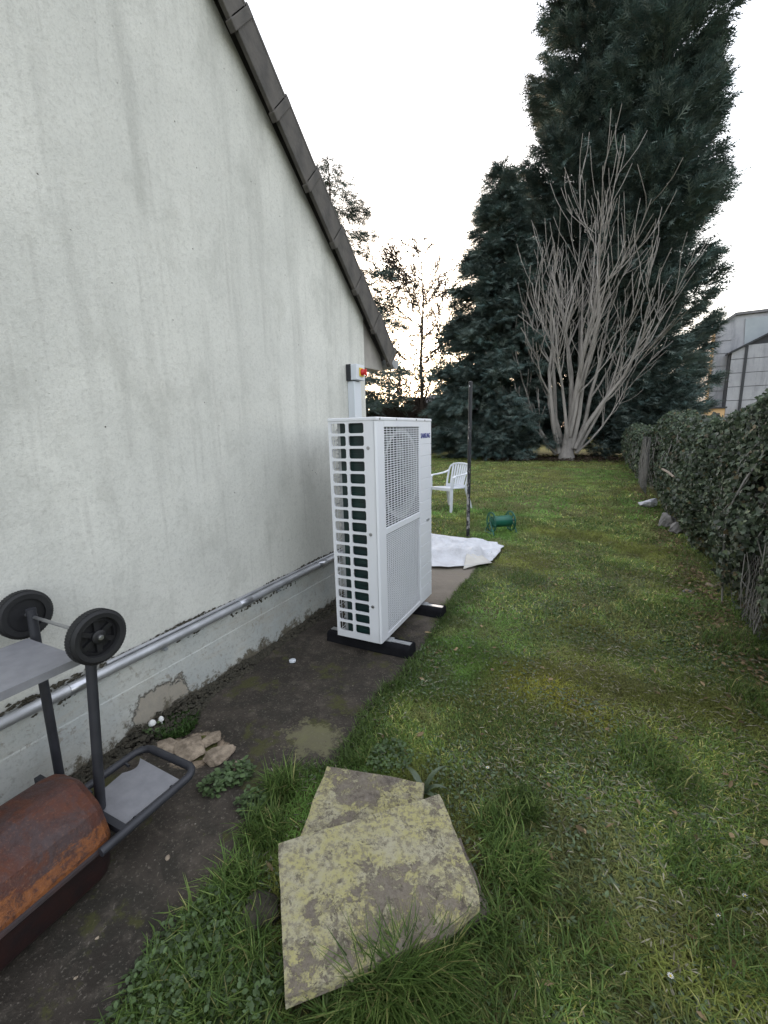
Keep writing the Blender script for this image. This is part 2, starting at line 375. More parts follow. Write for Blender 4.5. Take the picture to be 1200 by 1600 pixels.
m_slab('lichen_slab', 3.1, .455); m_slab('lichen_slab_low', 7.7, .48); m_slab('dark_slab', 12.4, .62)
m_bark('cypress_bark', (.075, .055, .042), (.045, .035, .028)); m_bark('pale_bark', (.31, .285, .26), (.165, .15, .135), 3); m_bark('brown_bark', (.075, .058, .047), (.05, .04, .033)); m_bark('twig_grey', (.27, .26, .24), (.17, .16, .145), 12)
leafy('conifer_leaf', .12, .75, .15); leafy('grass_blade', .42, .55, .25, (1.34, 1.46, 1.10)); leafy('ivy_leaf', .22, .5, .4, (1.0, 1.02, 1.0)); leafy('dry_leaf', .2, .8, .1)
simple('roof_tile', (.095, .085, .075), (.06, .055, .05), 9, .85, 0, .4, .01, 40)
simple('soffit', (.34, .32, .29), (.27, .25, .23), 6, .8)
simple('zinc', (.33, .35, .36), (.24, .25, .26), 7, .5, .5, .1)
simple('galvanised', (.50, .51, .53), (.38, .385, .40), 10, .5, .7, .12, .002, 50)
simple('coupling_steel', (.55, .56, .59), (.42, .43, .46), 12, .3, .9)
simple('moss_dirt', (.035, .032, .022), (.06, .052, .036), 30, .95, 0, .8, .01, 90)
simple('pale_crumb', (.36, .29, .215), (.16, .125, .09), 26, .95, 0, .6, .008, 60)
simple('grey_rock', (.20, .19, .18), (.13, .125, .12), 9, .9, 0, .5, .01, 40)
simple('white_rock', (.52, .52, .55), (.42, .42, .44), 9, .85, 0, .4, .008, 40)
simple('white_plastic', (.60, .63, .67), (.57, .60, .64), 4, .38, 0, .05, .001)
simple('chair_plastic', (.64, .66, .70), (.57, .59, .62), 5, .45, 0, .08, .001)
simple('cream_sheet', (.56, .54, .49), (.48, .46, .42), 8, .75, 0, .4, .01, 30)
simple('dark_plastic', (.018, .02, .026), (.013, .014, .018), 6, .5)
simple('yellow_plastic', (.75, .52, .03), None, 6, .4); simple('red_plastic', (.55, .02, .018), None, 6, .4)
simple('coil_fin', (.006, .028, .024), (.004, .016, .017), 12, .45)
simple('inner_metal', (.45, .46, .47), (.36, .37, .38), 5, .45, .6)
simple('inner_shade', (.02, .021, .023), None, 5, .7)
simple('fan_grey', (.014, .015, .017), None, 5, .5)
simple('rubber_black', (.006, .006, .008), (.010, .010, .012), 20, .9, 0, .5, .003, 90, .15)
simple('rail_alloy', (.72, .72, .73), (.6, .6, .61), 9, .32, .9)
simple('screw_zinc', (.45, .45, .46), None, 9, .35, .9)
simple('logo_blue', (.035, .045, .24), None, 9, .5)
simple('cart_paint', (.032, .033, .040), (.020, .021, .026), 9, .5, .1, .15)
simple('cart_shelf', (.235, .235, .25), (.195, .195, .21), 22, .5, .1, .2, .002, 120)
simple('tyre', (.007, .007, .008), (.011, .011, .012), 14, .7, 0, .3, .002, 80)
simple('hub_plastic', (.006, .006, .0075), (.009, .009, .011), 9, .55)
simple('dark_red_enamel', (.030, .011, .010), (.014, .009, .010), 14, .5, .1, .25, .003)
simple('reel_green', (.012, .115, .075), (.008, .08, .055), 6, .4)
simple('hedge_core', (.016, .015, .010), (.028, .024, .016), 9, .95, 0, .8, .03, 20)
simple('dark_trim', (.035, .037, .042), None, 2, .7)
simple('sheet_blue', (.34, .37, .39), (.29, .32, .34), 1, .55)
simple('house_wall', (.42, .41, .40), (.33, .32, .31), .5, .85); simple('house_roof', (.19, .18, .185), (.14, .135, .14), .8, .85)
simple('window_glass', (.04, .045, .05), None, 2, .12); simple('sunset_tint', (.62, .40, .20), (.5, .32, .17), .7, .8)  # orange of the low sun put into the wall colour
simple('fence_wood', (.15, .13, .115), (.10, .09, .08), 1.5, .9); simple('wire', (.20, .20, .20), None, 9, .5, .6)
simple('daisy_white', (.8, .8, .78), None, 9, .7); simple('daisy_yellow', (.7, .5, .05), None, 9, .7)
simple('mosscushion', (.05, .065, .015), (.03, .045, .01), 40, .95, 0, .9, .01, 120)
simple('stick_wood', (.30, .25, .20), (.2, .16, .13), 9, .9)
m = MATS

# ------------------------------------------------------------------ ground, pavement
def gh(x, y):
    x = np.asarray(x, float); y = np.asarray(y, float)
    far = np.clip((np.hypot(x, y)-30)/20, 0, 1)
    a = np.clip((x+.95)/.5, 0, 1)
    a = np.where(y > 5.1, np.maximum(a, np.clip((y-5.1)*2, 0, 1)), a)
    return ((fbm(x*1.1, y*1.1, 3)-.5)*.05+(fbm(x*5, y*5, 9)-.5)*.016)*a*(1-far)-.008*(1-a)
def EDGE(y):                                        # where the lawn meets the concrete
    y = np.asarray(y, float)
    e = np.interp(y, [-2, .2, .5, .9, 1.12, 1.27, 1.4, 1.7, 2.3, 3.2, 4.5, 5.6], [-.9, -.95, -1.02, -1.03, -1.10, -1.17, -.95, -.985, -.965, -1.02, -1.06, -1.12])
    return e+(fbm(y*6, y*0+2.3, 5)-.5)*.09
ax = np.concatenate([-np.geomspace(600, 8, 26), np.arange(-7.6, -2.0, .35), np.arange(-2, 1.6, .06), np.arange(1.6, 8, .4), np.geomspace(8.4, 600, 26)])
ay = np.concatenate([-np.geomspace(300, 2, 18), np.arange(-1.5, 7, .06), np.arange(7, 30, .35), np.geomspace(30.4, 900, 30)])
XX, YY = np.meshgrid(ax, ay); ZZ = gh(XX, YY)
Vg = np.stack([XX, YY, ZZ], -1).reshape(-1, 3); nx = len(ax); ny = len(ay)
i, j = np.meshgrid(np.arange(nx-1), np.arange(ny-1)); q = (j*nx+i).ravel()
tag(npmesh('ground', Vg, np.stack([q, q+1, q+nx+1, q+nx], 1), m['lawn_soil'], smooth=True), 'mossy lawn and soil around the house', 'ground', kind='structure')
# concrete strip along the wall, irregular broken edge
ys = np.arange(-2.0, 5.02, .035); nu = 30
U = np.linspace(0, 1, nu); X0 = -2.05
xe = EDGE(ys)+.05
px = X0+(xe[:, None]-X0)*U[None]; py = np.repeat(ys[:, None], nu, 1)
pz = .012+(fbm(px*3, py*3, 21)-.5)*.014-.03*np.clip((U[None]-.93)/.07, 0, 1)
hole = np.exp(-(((px+1.60)/.16)**2+((py-1.22)/.13)**2)); pz -= hole*.03
Vp = np.stack([px, py, pz], -1).reshape(-1, 3); i, j = np.meshgrid(np.arange(nu-1), np.arange(len(ys)-1)); q = (j*nu+i).ravel()
tag(npmesh('pavement', Vp, np.stack([q, q+1, q+nu+1, q+nu], 1), m['old_concrete'], smooth=True), 'damp mossy concrete strip along the house wall', 'pavement', kind='structure')
def pave_z(x, y): return .012

# ------------------------------------------------------------------ house
WX = -1.95
def UL(y): return 2.61-.8*(y-3.36)
YR = -1.6
house = empty('gable_house', (WX, 3.64, 0), 'pale plastered house with a stained gable wall and dark roof verge', 'house')
hp = house.location
def loc(b, p): return tuple(np.array(p)-np.array(b))
mb = MB(); YE, YW = 3.64, -6.84
poly = [(YE, -.1), (YE, UL(YE)+.06), (YR, UL(YR)+.06), (YW, UL(YE)+.06), (YW, -.1)]
mb.prism(poly, -10, WX, lambda a, b, z: loc(hp, (z, a, b))); mb.build('wall', m['plaster'], house)
mb = MB()   # plinth with sloped shoulder and a board mark
nseg = 60; yy = np.linspace(YW, 3.66, nseg)
prof = [(-2.0, -.05), (-1.918, -.05), (-1.918, .09), (-1.925, .265), (-1.9285, .27), (-1.930, .365), (-1.944, .385), (-2.0, .39)]
for a in range(nseg-1):
    pass
vs_ = []; fs = []
for a, yv in enumerate(yy):
    for (xx, zz) in prof: vs_.append(loc(hp, (xx+(float(vn(yv*2, zz*9, 4))-.5)*.006, yv, zz)))
P_ = len(prof)
for a in range(nseg-1):
    for b in range(P_-1): fs.append((a*P_+b, a*P_+b+1, (a+1)*P_+b+1, (a+1)*P_+b))
fs += [tuple(range(P_)), tuple((nseg-1)*P_+b for b in reversed(range(P_)))]
mb.add(vs_, fs).build('plinth', m['plinth_paint'], house)
roof = None
mb = MB()
def roofline(t): return [(4.10, UL(4.10)+t), (YR, UL(YR)+t), (YW-.45, UL(4.10)+t)]
up, lo_ = roofline(.215), roofline(.062)
mb.prism(up+lo_[::-1], -10.3, -1.955, lambda a, b, z: loc(hp, (z, a, b)))
roof = mb.build('roof', m['roof_tile'], house)
sl_ = math.atan(.8); Lt = .40
def verge(yc, sgn, nm):
    mb = MB(); L = .46
    M_ = Matrix.Translation(Vector((0, 0, 0)))
    # L-shaped verge tile: top flange and hanging face, tapering towards the top
    mb.box((-.20, -L/2, .015), (0, L/2, .04)); mb.box((-.028, -L/2, -.17), (0, L/2, .015)); mb.box((-.034, L/2-.05, -.18), (.008, L/2, .048))
    o = mb.build(nm, m['roof_tile'], roof, bevel=.005)
    o.rotation_euler = (-sl_*sgn-.05*sgn, 0, 0 if sgn > 0 else 0); return o
k_ = 0; yv = 3.96
while yv > YR:
    o = verge(yv, 1, 'verge_tile'); o.location = loc(hp, (-1.865, yv, UL(yv)+.215)); yv -= Lt*math.cos(sl_)
mb = MB(); mb.prism([(3.645, 2.02), (3.645, UL(3.645)+.04), (3.99, UL(3.99)+.05), (4.03, 2.06), (4.03, 2.03)], -10.1, -1.957, lambda a, b, z: loc(hp, (z, a, b))); mb.build('boxed_eave', m['soffit'], house)
mb = MB()
gp = [(4.125+.085*math.cos(c), 2.135+.085*math.sin(c)) for c in np.linspace(math.pi, 2*math.pi, 13)]
gi = [(4.125+.079*math.cos(c), 2.135+.079*math.sin(c)) for c in np.linspace(2*math.pi, math.pi, 13)]
mb.prism(gp+gi, -10.2, -1.86, lambda a, b, z: loc(hp, (z, a, b))); mb.prism(gp, -1.862, -1.858, lambda a, b, z: loc(hp, (z, a, b)))
mb.build('gutter', m['zinc'], house)
mb = MB()   # crumbs and moss sitting on the ledge above the pipe and along the foot of the wall
def crumb(mb, c, s_):
    a = np.array([[1,0,0],[-1,0,0],[0,1,0],[0,-1,0],[0,0,1],[0,0,-1]])*RNG.uniform(.5, 1.2, (6, 3))*np.array(s_)+np.array(c)
    mb.add(a, [(0,2,4),(2,1,4),(1,3,4),(3,0,4),(2,0,5),(1,2,5),(3,1,5),(0,3,5)])
for a in range(900):
    yv = RNG.uniform(.2, 3.5); dn = float(vn(yv*5, 1.3, 8))
    if dn < .34: continue
    crumb(mb, loc(hp, (-1.942+RNG.uniform(-.004, .008), yv, .432+RNG.uniform(0, .022)*dn*1.6)), (.006, RNG.uniform(.006, .018), RNG.uniform(.004, .009)))
for a in range(260):
    yv = RNG.uniform(.2, 3.5)
    if float(vn(yv*6, 7.3, 8)) < .55: continue
    crumb(mb, loc(hp, (-1.93, yv, .372+RNG.uniform(-.02, .006))), (.005, RNG.uniform(.005, .014), RNG.uniform(.004, .012)))
tag(mb.build('moss_crumbs', m['moss_dirt'], house), kind='stuff')
mb = MB()
for a in range(2600):
    yv = RNG.uniform(.3, 3.6); dn = float(fbm(yv*3, 4.4, 8))
    t = RNG.uniform(0, 1)**2
    kx = 1.9 if yv < 1.15 else 1.; crumb(mb, loc(hp, (-1.912+t*.14*dn*1.4*kx, yv, .012+(1-t)*.06*dn*kx*RNG.uniform(.2, 1.3))), tuple(RNG.uniform(.006, .022, 3)*np.array([1, 1.2, .7])))
tag(mb.build('dirt_bank', m['moss_dirt'], house), kind='stuff')

# ------------------------------------------------------------------ conduit on the wall
cz = .412; cx = -1.918
pipe = empty('conduit_pipe', (cx, 1.5, cz), 'grey galvanised conduit pipe running low along the plastered wall', 'pipe')
MB().tube([loc(pipe.location, (cx, y_, cz+.002*math.sin(y_*3))) for y_ in np.linspace(-3, 3.6, 20)], .0235, 14).build('pipe', m['galvanised'], pipe, True)
MB().tube([loc(pipe.location, (cx-.014, y_, cz+.030)) for y_ in np.linspace(1.05, 3.6, 10)], .0085, 8).build('thin_pipe', m['galvanised'], pipe, True)
for yv in (.93, 1.9, 2.75):
    MB().lathe([(.0262, -.05), (.0275, -.048), (.0275, .048), (.0262, .05)], 16, Matrix.Translation(loc(pipe.location, (cx, yv, cz))) @ Euler((R(90), 0, 0)).to_matrix().to_4x4()).build('coupling', m['coupling_steel'], pipe, True)
for yv in (.45, 1.32, 2.2, 3.0):
    MB().box(loc(pipe.location, (-1.948, yv-.009, cz-.034)), loc(pipe.location, (-1.892, yv+.009, cz-.022))).build('pipe_clip', m['zinc'], pipe)

# ------------------------------------------------------------------ trunking and isolator switch
tk = empty('cable_trunking', (-1.92, 3.37, .5), 'white plastic cable trunking running up the wall behind the unit', 'trunking')
b0 = tk.location
MB().box(loc(b0, (-1.949, 3.32, .46)), loc(b0, (-1.895, 3.43, 1.868))).build('base_channel', m['white_plastic'], tk, bevel=.003)
MB().box(loc(b0, (-1.897, 3.316, .46)), loc(b0, (-1.880, 3.434, 1.866))).build('cover', m['white_plastic'], tk, bevel=.004)
sw = empty('isolator_switch', (-1.9, 3.37, 1.93), 'white isolator box with red rotary knob on the gable wall', 'switch'); b0 = sw.location
MB().box(loc(b0, (-1.949, 3.30, 1.872)), loc(b0, (-1.905, 3.45, 2.005))).build('back_box', m['dark_plastic'], sw, bevel=.003)
MB().box(loc(b0, (-1.905, 3.302, 1.874)), loc(b0, (-1.845, 3.448, 2.003))).build('cover', m['white_plastic'], sw, bevel=.006)
MB().box(loc(b0, (-1.846, 3.345, 1.905)), loc(b0, (-1.837, 3.415, 1.975))).build('yellow_plate', m['yellow_plastic'], sw, bevel=.002)
kn = MB().lathe([(.028, 0), (.028, .012), (.022, .02), (.018, .034), (0, .036)], 16, Matrix.Translation(loc(b0, (-1.838, 3.38, 1.94))) @ Euler((0, R(90), 0)).to_matrix().to_4x4()).build('knob', m['red_plastic'], sw, True)
MB().box(loc(b0, (-1.812, 3.372, 1.915)), loc(b0, (-1.792, 3.388, 1.965))).build('knob_grip', m['red_plastic'], kn, bevel=.003)

# ------------------------------------------------------------------ heat pump
ux, uy, uz, UW, UD, UH = -1.158, 2.279, .102, .94, .33, 1.424
hpu = empty('heat_pump', (ux-UD/2, uy+UW/2, 0), 'tall white heat pump outdoor unit with grilles beside the wall', 'heat pump'); b0 = hpu.location
def L_(x, y, z): return loc(b0, (x, y, z))
def fr(name, pts, mt, bev=.0, par=None):
    mb = MB()
    for a, b in pts: mb.box(L_(*a), L_(*b))
    return mb.build(name, mt, par or hpu, bevel=bev)
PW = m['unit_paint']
x0, x1, y0, y1, z0, z1 = ux-UD, ux, uy, uy+UW, uz, uz+UH
# side panel facing the camera, pierced by two columns of eighteen openings with rounded corners
def pierced(name, u0, u1, v0, v1, holes, t, f3, mt, rad=.012):
    bm = bmesh.new()
    us = sorted({u0, u1} | {h[0] for h in holes} | {h[1] for h in holes}); vz = sorted({v0, v1} | {h[2] for h in holes} | {h[3] for h in holes})
    H = {(round(h[0], 5), round(h[2], 5)) for h in holes}
    def vert(a, b, d): return bm.verts.new(f3(a, b, d))
    cache = {}
    def V(a, b, d):
        k = (round(a, 5), round(b, 5), d)
        if k not in cache: cache[k] = vert(a, b, d)
        return cache[k]
    for a in range(len(us)-1):
        for b in range(len(vz)-1):
            if (round(us[a], 5), round(vz[b], 5)) in H: continue
            for d in (0, t):
                bm.faces.new([V(us[a], vz[b], d), V(us[a+1], vz[b], d), V(us[a+1], vz[b+1], d), V(us[a], vz[b+1], d)])
    for h in holes:
        a0, a1, c0, c1 = h[:4]; ring = [(a0, c0), (a1, c0), (a1, c1), (a0, c1)]
        for k in range(4):
            p, q = ring[k], ring[(k+1) % 4]
            bm.faces.new([V(*p, 0), V(*q, 0), V(*q, t), V(*p, t)])
        for (cx_, cz_), (sx, sz) in zip(ring, ((1, 1), (-1, 1), (-1, -1), (1, -1))):   # rounded corner fillets
            n = 4; arc = [(cx_+sx*rad*(1-math.cos(g)), cz_+sz*rad*(1-math.sin(g))) for g in np.linspace(0, math.pi/2, n+1)]
            for d in (.0003, t-.0003):
                c = vert(cx_, cz_, d); pv = [vert(p[0], p[1], d) for p in arc]
                for k in range(n): bm.faces.new([c, pv[k], pv[k+1]])
            for k in range(n):
                bm.faces.new([vert(*arc[k], .0003), vert(*arc[k+1], .0003), vert(*arc[k+1], t-.0003), vert(*arc[k], t-.0003)])
    for (pa, pb) in (((u0, v0), (u1, v0)), ((u1, v0), (u1, v1)), ((u1, v1), (u0, v1)), ((u0, v1), (u0, v0))):
        bm.faces.new([vert(*pa, 0), vert(*pb, 0), vert(*pb, t), vert(*pa, t)])
    bmesh.ops.recalc_face_normals(bm, faces=bm.faces)
    me = bpy.data.meshes.new(name); bm.to_mesh(me); bm.free(); return link(name, me, mt, hpu)
holes = []; rows = 18; zt, zb = 1.502, .137; pitch = (zt-zb)/rows
for a in range(rows):
    zz0 = zb+a*pitch+.008; zz1 = zb+(a+1)*pitch-.008
    holes += [(x0+.020, x0+.122, zz0, zz1), (x0+.141, x0+.247, zz0, zz1)]
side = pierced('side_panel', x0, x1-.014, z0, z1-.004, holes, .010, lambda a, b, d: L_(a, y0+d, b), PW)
for zz in (1.346, .819, .347):
    MB().lathe([(.011, 0), (.011, .002), (.006, .003), (.006, .006), (0, .006)], 14, Matrix.Translation(L_(-1.214, y0, zz)) @ Euler((R(90), 0, 0)).to_matrix().to_4x4()).build('screw', m['screw_zinc'], side, True)
# rounded vertical corner post between the side and the front
mb = MB(); cp = [(x1-.014+.014*math.sin(g), y0+.014-.014*math.cos(g)) for g in np.linspace(0, math.pi/2, 7)]
ring = cp+[(x1, y0+.105), (x1-.010, y0+.105), (x1-.010, y0+.016), (x1-.016, y0+.010), (x1-.016, y0)]
mb.prism(ring, z0, z1-.004, lambda a, b, z: L_(a, b, z)); mb.build('corner_post', PW, hpu)
# front: frame, two grilles, panel with grooves
gy0, gy1 = y0+.105, 2.965; uz0, uz1, lz0, lz1 = .840, 1.468, .135, .800
fr('front_frame', [((x1-.012, gy0+.0005, uz1), (x1+.0015, gy1+.012, z1-.005)), ((x1-.012, gy0+.0005, lz1), (x1+.0015, gy1+.012, uz0)), ((x1-.012, gy0+.0005, z0), (x1+.0015, gy1+.012, lz0)), ((x1-.012, gy1, lz0), (x1+.001, gy1+.0115, lz1)), ((x1-.012, gy1, uz0), (x1+.001, gy1+.0115, uz1))], PW, .0015)
def grille(name, za, zb_, pr, pc, bt):
    mb = MB(); n = int(round((zb_-za)/pr)); c = int(round((gy1-gy0)/pc))
    for a in range(n+1):
        zz = za+(zb_-za)*a/n; mb.box(L_(x1-.006, gy0, zz-.5*bt), L_(x1-.0030, gy1, zz+.5*bt))
    for a in range(c+1):
        yy_ = gy0+(gy1-gy0)*a/c; mb.box(L_(x1-.0058, yy_-.0026, za), L_(x1-.0026, yy_+.0026, zb_))
    return mb.build(name, PW, hpu)
grille('upper_grille', uz0, uz1, .0150, .047, .0050); grille('lower_grille', lz0, lz1, .0125, .0300, .0048)
pn = [((x1-.012, gy1+.0125, z0), (x1, y1, .226))]
zz = .226; px0 = gy1+.0125
panel = None; mb = MB(); gz = [.102]+[.226+.0855*k for k in range(14)]+[z1-.005]
for a in range(len(gz)-1): mb.box(L_(x1-.012, px0, gz[a]+.002), L_(x1+.001, y1, gz[a+1]-.002))
mb.box(L_(x1-.013, px0, z0+.002), L_(x1-.004, y1-.002, z1-.006))
panel = mb.build('service_panel', PW, hpu, bevel=.0015)
MB().box(L_(x1, 3.105, .742), L_(x1+.006, 3.165, .758)).build('panel_catch', m['inner_metal'], panel, bevel=.002)
# top cover, back, bottom, far side
fr('top_cover', [((x0-.004, y0-.004, z1-.022), (x1+.005, y1+.004, z1))], PW, .006)
fr('base_pan', [((x0+.004, y0+.0105, z0+.001), (x1-.014, y1-.004, z0+.018))], PW)
fr('far_side_panel', [((x0+.002, y1-.010, z0+.02), (x1-.013, y1-.001, z1-.024))], PW)
for yv in (y0+.04, y0+.28, y0+.62, y0+.79):
    MB().lathe([(.007, 0), (.007, .003), (0, .003)], 10, Matrix.Translation(L_(x1+.005, yv, z1-.011)) @ Euler((0, R(90), 0)).to_matrix().to_4x4()).build('screw', m['screw_zinc'], hpu, True)
# coil: an L of dark fins behind the side openings and along the back
coil = MB()
for a in range(40):
    zz = z0+.03+a*(UH-.07)/40; coil.box(L_(x0+.095, y0+.034, zz), L_(x1-.045, y0+.060, zz+.030))
coil.box(L_(x0+.062, y0+.038, z0+.02), L_(x1-.04, y0+.058, z1-.03)); coil.build('coil', m['coil_fin'], hpu)
mb = MB()
for a in range(46):
    zz = z0+.03+a*(UH-.07)/46; mb.tube([L_(x0+.030, y0+.05, zz), L_(x0+.062, y0+.05, zz)], .006, 6)
mb.box(L_(x0+.040, y0+.042, z0+.02), L_(x0+.064, y0+.052, z1-.03)); mb.build('coil_end_plate', m['inner_metal'], hpu)
mb = MB(); mb.box(L_(x0+.02, y0+.075, z0+.02), L_(x0+.045, y1-.015, z1-.026)); mb.build('rear_coil', m['coil_fin'], hpu)
mb = MB()
for a in range(16): mb.box(L_(x0+.001, y0+.06+a*.058, z0+.02), L_(x0+.004, y0+.064+a*.058, z1-.024))
for a in range(24): mb.box(L_(x0+.0045, y0+.012, z0+.03+a*.057), L_(x0+.0075, y1-.012, z0+.034+a*.057))
mb.build('rear_guard', PW, hpu)
fr('lower_deck', [((x1-.030, gy0-.01, z0+.02), (x1-.026, gy1+.01, uz0-.02))], m['inner_metal'])
for zc in (1.155,):
    rg = MB(); cyf = (gy0+gy1)/2
    Mf = Matrix.Translation(L_(x1-.055, cyf, zc)) @ Euler((0, R(90), 0)).to_matrix().to_4x4()
    rg.lathe([(.275, -.045), (.268, -.045), (.262, .0), (.275, .04), (.30, .042)], 40, Mf, False); f_ = rg.build('fan_shroud', m['inner_metal'], hpu, True)
    fb = MB(); fb.lathe([(.105, -.05), (.105, .02), (.09, .03), (0, .033)], 24, Mf)
    for k in range(3):
        a0 = k*2*math.pi/3; pts = []
        for r_ in (.07, .13, .19, .25):
            for t_, h_ in ((-.5, -.03), (0, 0), (.5, .025)):
                an = a0+t_*1.15+r_*1.2; pts.append(Mf @ Vector((r_*math.cos(an), r_*math.sin(an), h_)))
        fs = []
        for a in range(3):
            for b in range(2): fs.append((a*3+b, a*3+b+1, a*3+b+4, a*3+b+3))
        fb.add(pts, fs)
    fb.build('fan', m['fan_grey'], hpu, True)
fr('shade_backing', [((x0+.10, gy0-.02, z0+.02), (x0+.106, gy1+.03, z1-.03))], m['inner_shade'])  # dark sheet behind the fan, interior shade put into its colour
cu = bpy.data.curves.new('logo', 'FONT'); cu.body = 'SAMSUNG'; cu.size = .052; cu.extrude = .0008; cu.align_x = 'LEFT'; cu.space_character = 1.0; cu.offset = .0012
to = bpy.data.objects.new('tmp', cu); col.objects.link(to); dg = bpy.context.evaluated_depsgraph_get(); dg.update()
me = bpy.data.meshes.new_from_object(to.evaluated_get(dg)); bpy.data.objects.remove(to)
xs_ = [v.co.x for v in me.vertices]; wd = max(xs_)-min(xs_); mnx = min(xs_)
s_ = .195/wd
for v in me.vertices:
    x_, y_, z_ = v.co; v.co = L_(x1+.0022+z_, 2.995+(x_-mnx)*s_, 1.385+y_*.95)
link('lettering', me, m['logo_blue'], hpu)
for yv in (2.37, 3.02):
    for xv in (x0+.03, x1+.0):
        MB().lathe([(.011, 0), (.011, .008), (.005, .008), (.005, .022), (0, .022)], 6, Matrix.Translation(L_(xv, yv+.02, .0862))).build('anchor_bolt', m['screw_zinc'], hpu)
    MB().box(L_(x0+.01, yv-.015, .0862), L_(x1+.03, yv+.045, .0900)).build('mounting_foot', m['inner_metal'], hpu)
    MB().box(L_(x0+.02, yv-.01, .0902), L_(x1-.02, yv+.04, .1025)).build('foot_spacer', m['inner_metal'], hpu)
for yv, lb in ((2.37, 'black rubber support block under the near end of the heat pump'), (3.02, 'black rubber support block under the far end of the heat pump')):
    fb = empty('support_block', (-1.30, yv+.015, .008), lb, 'support block', group='rubber blocks carrying the heat pump')
    b1 = fb.location
    mb = MB(); mb.prism([(-.065, 0), (.065, 0), (.058, .06), (.045, .074), (-.045, .074), (-.058, .06)], -.31, .31, lambda a, b, z: (z, a, b)); mb.build('rubber_block', m['rubber_black'], fb, bevel=.006)
    MB().box((-.30, -.019, .0745), (.30, .019, .0778)).build('alloy_rail', m['rail_alloy'], fb)

# ------------------------------------------------------------------ upturned barbecue cart
bq = empty('barbecue_cart', (-1.55, .4, 0), 'rusty barrel barbecue cart turned upside down against the plinth', 'barbecue'); b0 = bq.location
def B(x, y, z): return loc(b0, (x, y, z))
ac, rz_, rr = -1.482, .190, .178
ya, yb = -.12, .655
BG = [0, .10, .62, .70, .78, 1.30, 1.38, 1.46, 2.0, 2.08, 2.16, 2.65, 2.75, 3.02, math.pi]; n = len(BG)-1
mb = MB(); arc = [(ac+rr*math.cos(g)*1.0, rz_+rr*math.sin(g)**.92*1.0 if math.sin(g) > 0 else rz_) for g in BG]
prof2 = []
for t, sc_ in ((ya, .0), (ya, .86), (ya+.02, .96), (ya+.05, 1.), (yb-.05, 1.), (yb-.02, .965), (yb, .87), (yb, 0.)):
    prof2.append((t, sc_))
vs_ = [];
for t, sc_ in prof2:
    for (xx, zz) in arc: vs_.append(B(ac+(xx-ac)*(sc_ if sc_ > 0 else .02), t, rz_+(zz-rz_)*(sc_ if sc_ > 0 else .02)))
fs = [(a*(n+1)+b, a*(n+1)+b+1, (a+1)*(n+1)+b+1, (a+1)*(n+1)+b) for a in range(len(prof2)-1) for b in range(n)]
bowl = mb.add(vs_, fs).build('barrel', m['rusted_steel'], bq, False)
MB().tube([B(ac+rr*1.0, ya+.03, rz_), B(ac+rr*1.0, yb-.03, rz_)], .010, 8).build('rim', m['dark_red_enamel'], bowl, True)
mb = MB(); vs_ = []
arc2 = [(ac+rr*.93*math.copysign(abs(math.cos(g))**.55, math.cos(g)), rz_-.008-(rz_-.020)*math.sin(g)**.75) for g in BG]
for t, sc_ in prof2:
    for (xx, zz) in arc2: vs_.append(B(ac+(xx-ac)*(sc_ if sc_ > 0 else .02), t, rz_-.008+(zz-rz_+.008)*(min(1, sc_*1.03) if sc_ > 0 else .02)))
mb.add(vs_, fs).build('lid', m['dark_red_enamel'], bq, True)
# tubular side-shelf frame with a grey panel
fz = .198; xf, xb_, yo = -1.288, -1.590, .962
path = [B(xf, .60, fz)]+[B(xf, .91, fz)]+[B(xf-.05+.05*math.cos(g), yo-.05+.05*math.sin(g), fz) for g in np.linspace(.2, math.pi/2-.2, 4)]+[B(xb_+.05-.05*math.sin(g), yo-.05+.05*math.cos(g), fz) for g in np.linspace(.2, math.pi/2-.2, 4)]+[B(xb_, .90, fz), B(xb_, .60, fz)]
fr_ = MB().tube(path, .0145, 10).build('shelf_frame', m['cart_paint'], bq, True)
mb = MB(); edge_ = [(xb_+.035+.03*u-(-.030)*max(0, math.sin(u*2*math.pi*1.5))*.9, .915-.235*u) for u in np.linspace(0, 1, 22)]
mb.prism([(xf-.035, .70), (xf-.03, .905)]+edge_, fz-.012, fz-.008, lambda a, b, z: B(a, b, z)); mb.build('shelf_panel', m['cart_shelf'], fr_)
for (xx, yy_) in ((xf-.02, .87), (xb_+.02, .87), (xf-.02, .73), (xb_+.02, .73)):
    MB().tube([B(xx-.012*(1 if xx > -1.5 else -1), yy_, fz-.010), B(xx+.02*(1 if xx > -1.5 else -1), yy_, fz-.002)], .006, 6).build('shelf_bracket', m['cart_paint'], fr_)
def tubeleg(xx, ys_, ye, zs, ze): return MB().tube([B(xx, ys_, zs), B(xx, ye, ze)], .0158, 12).build('leg', m['cart_paint'], bq, True)
tubeleg(-1.452, .700, .752, fz, .845); tubeleg(-1.795, .745, .752, .13, .845)
tubeleg(-1.452, -.10, -.12, fz, .78); tubeleg(-1.795, -.10, -.12, fz, .78)
MB().box(B(-1.80, .668, fz-.012), B(-1.29, .690, fz+.012)).build('cross_bar', m['cart_paint'], bq)
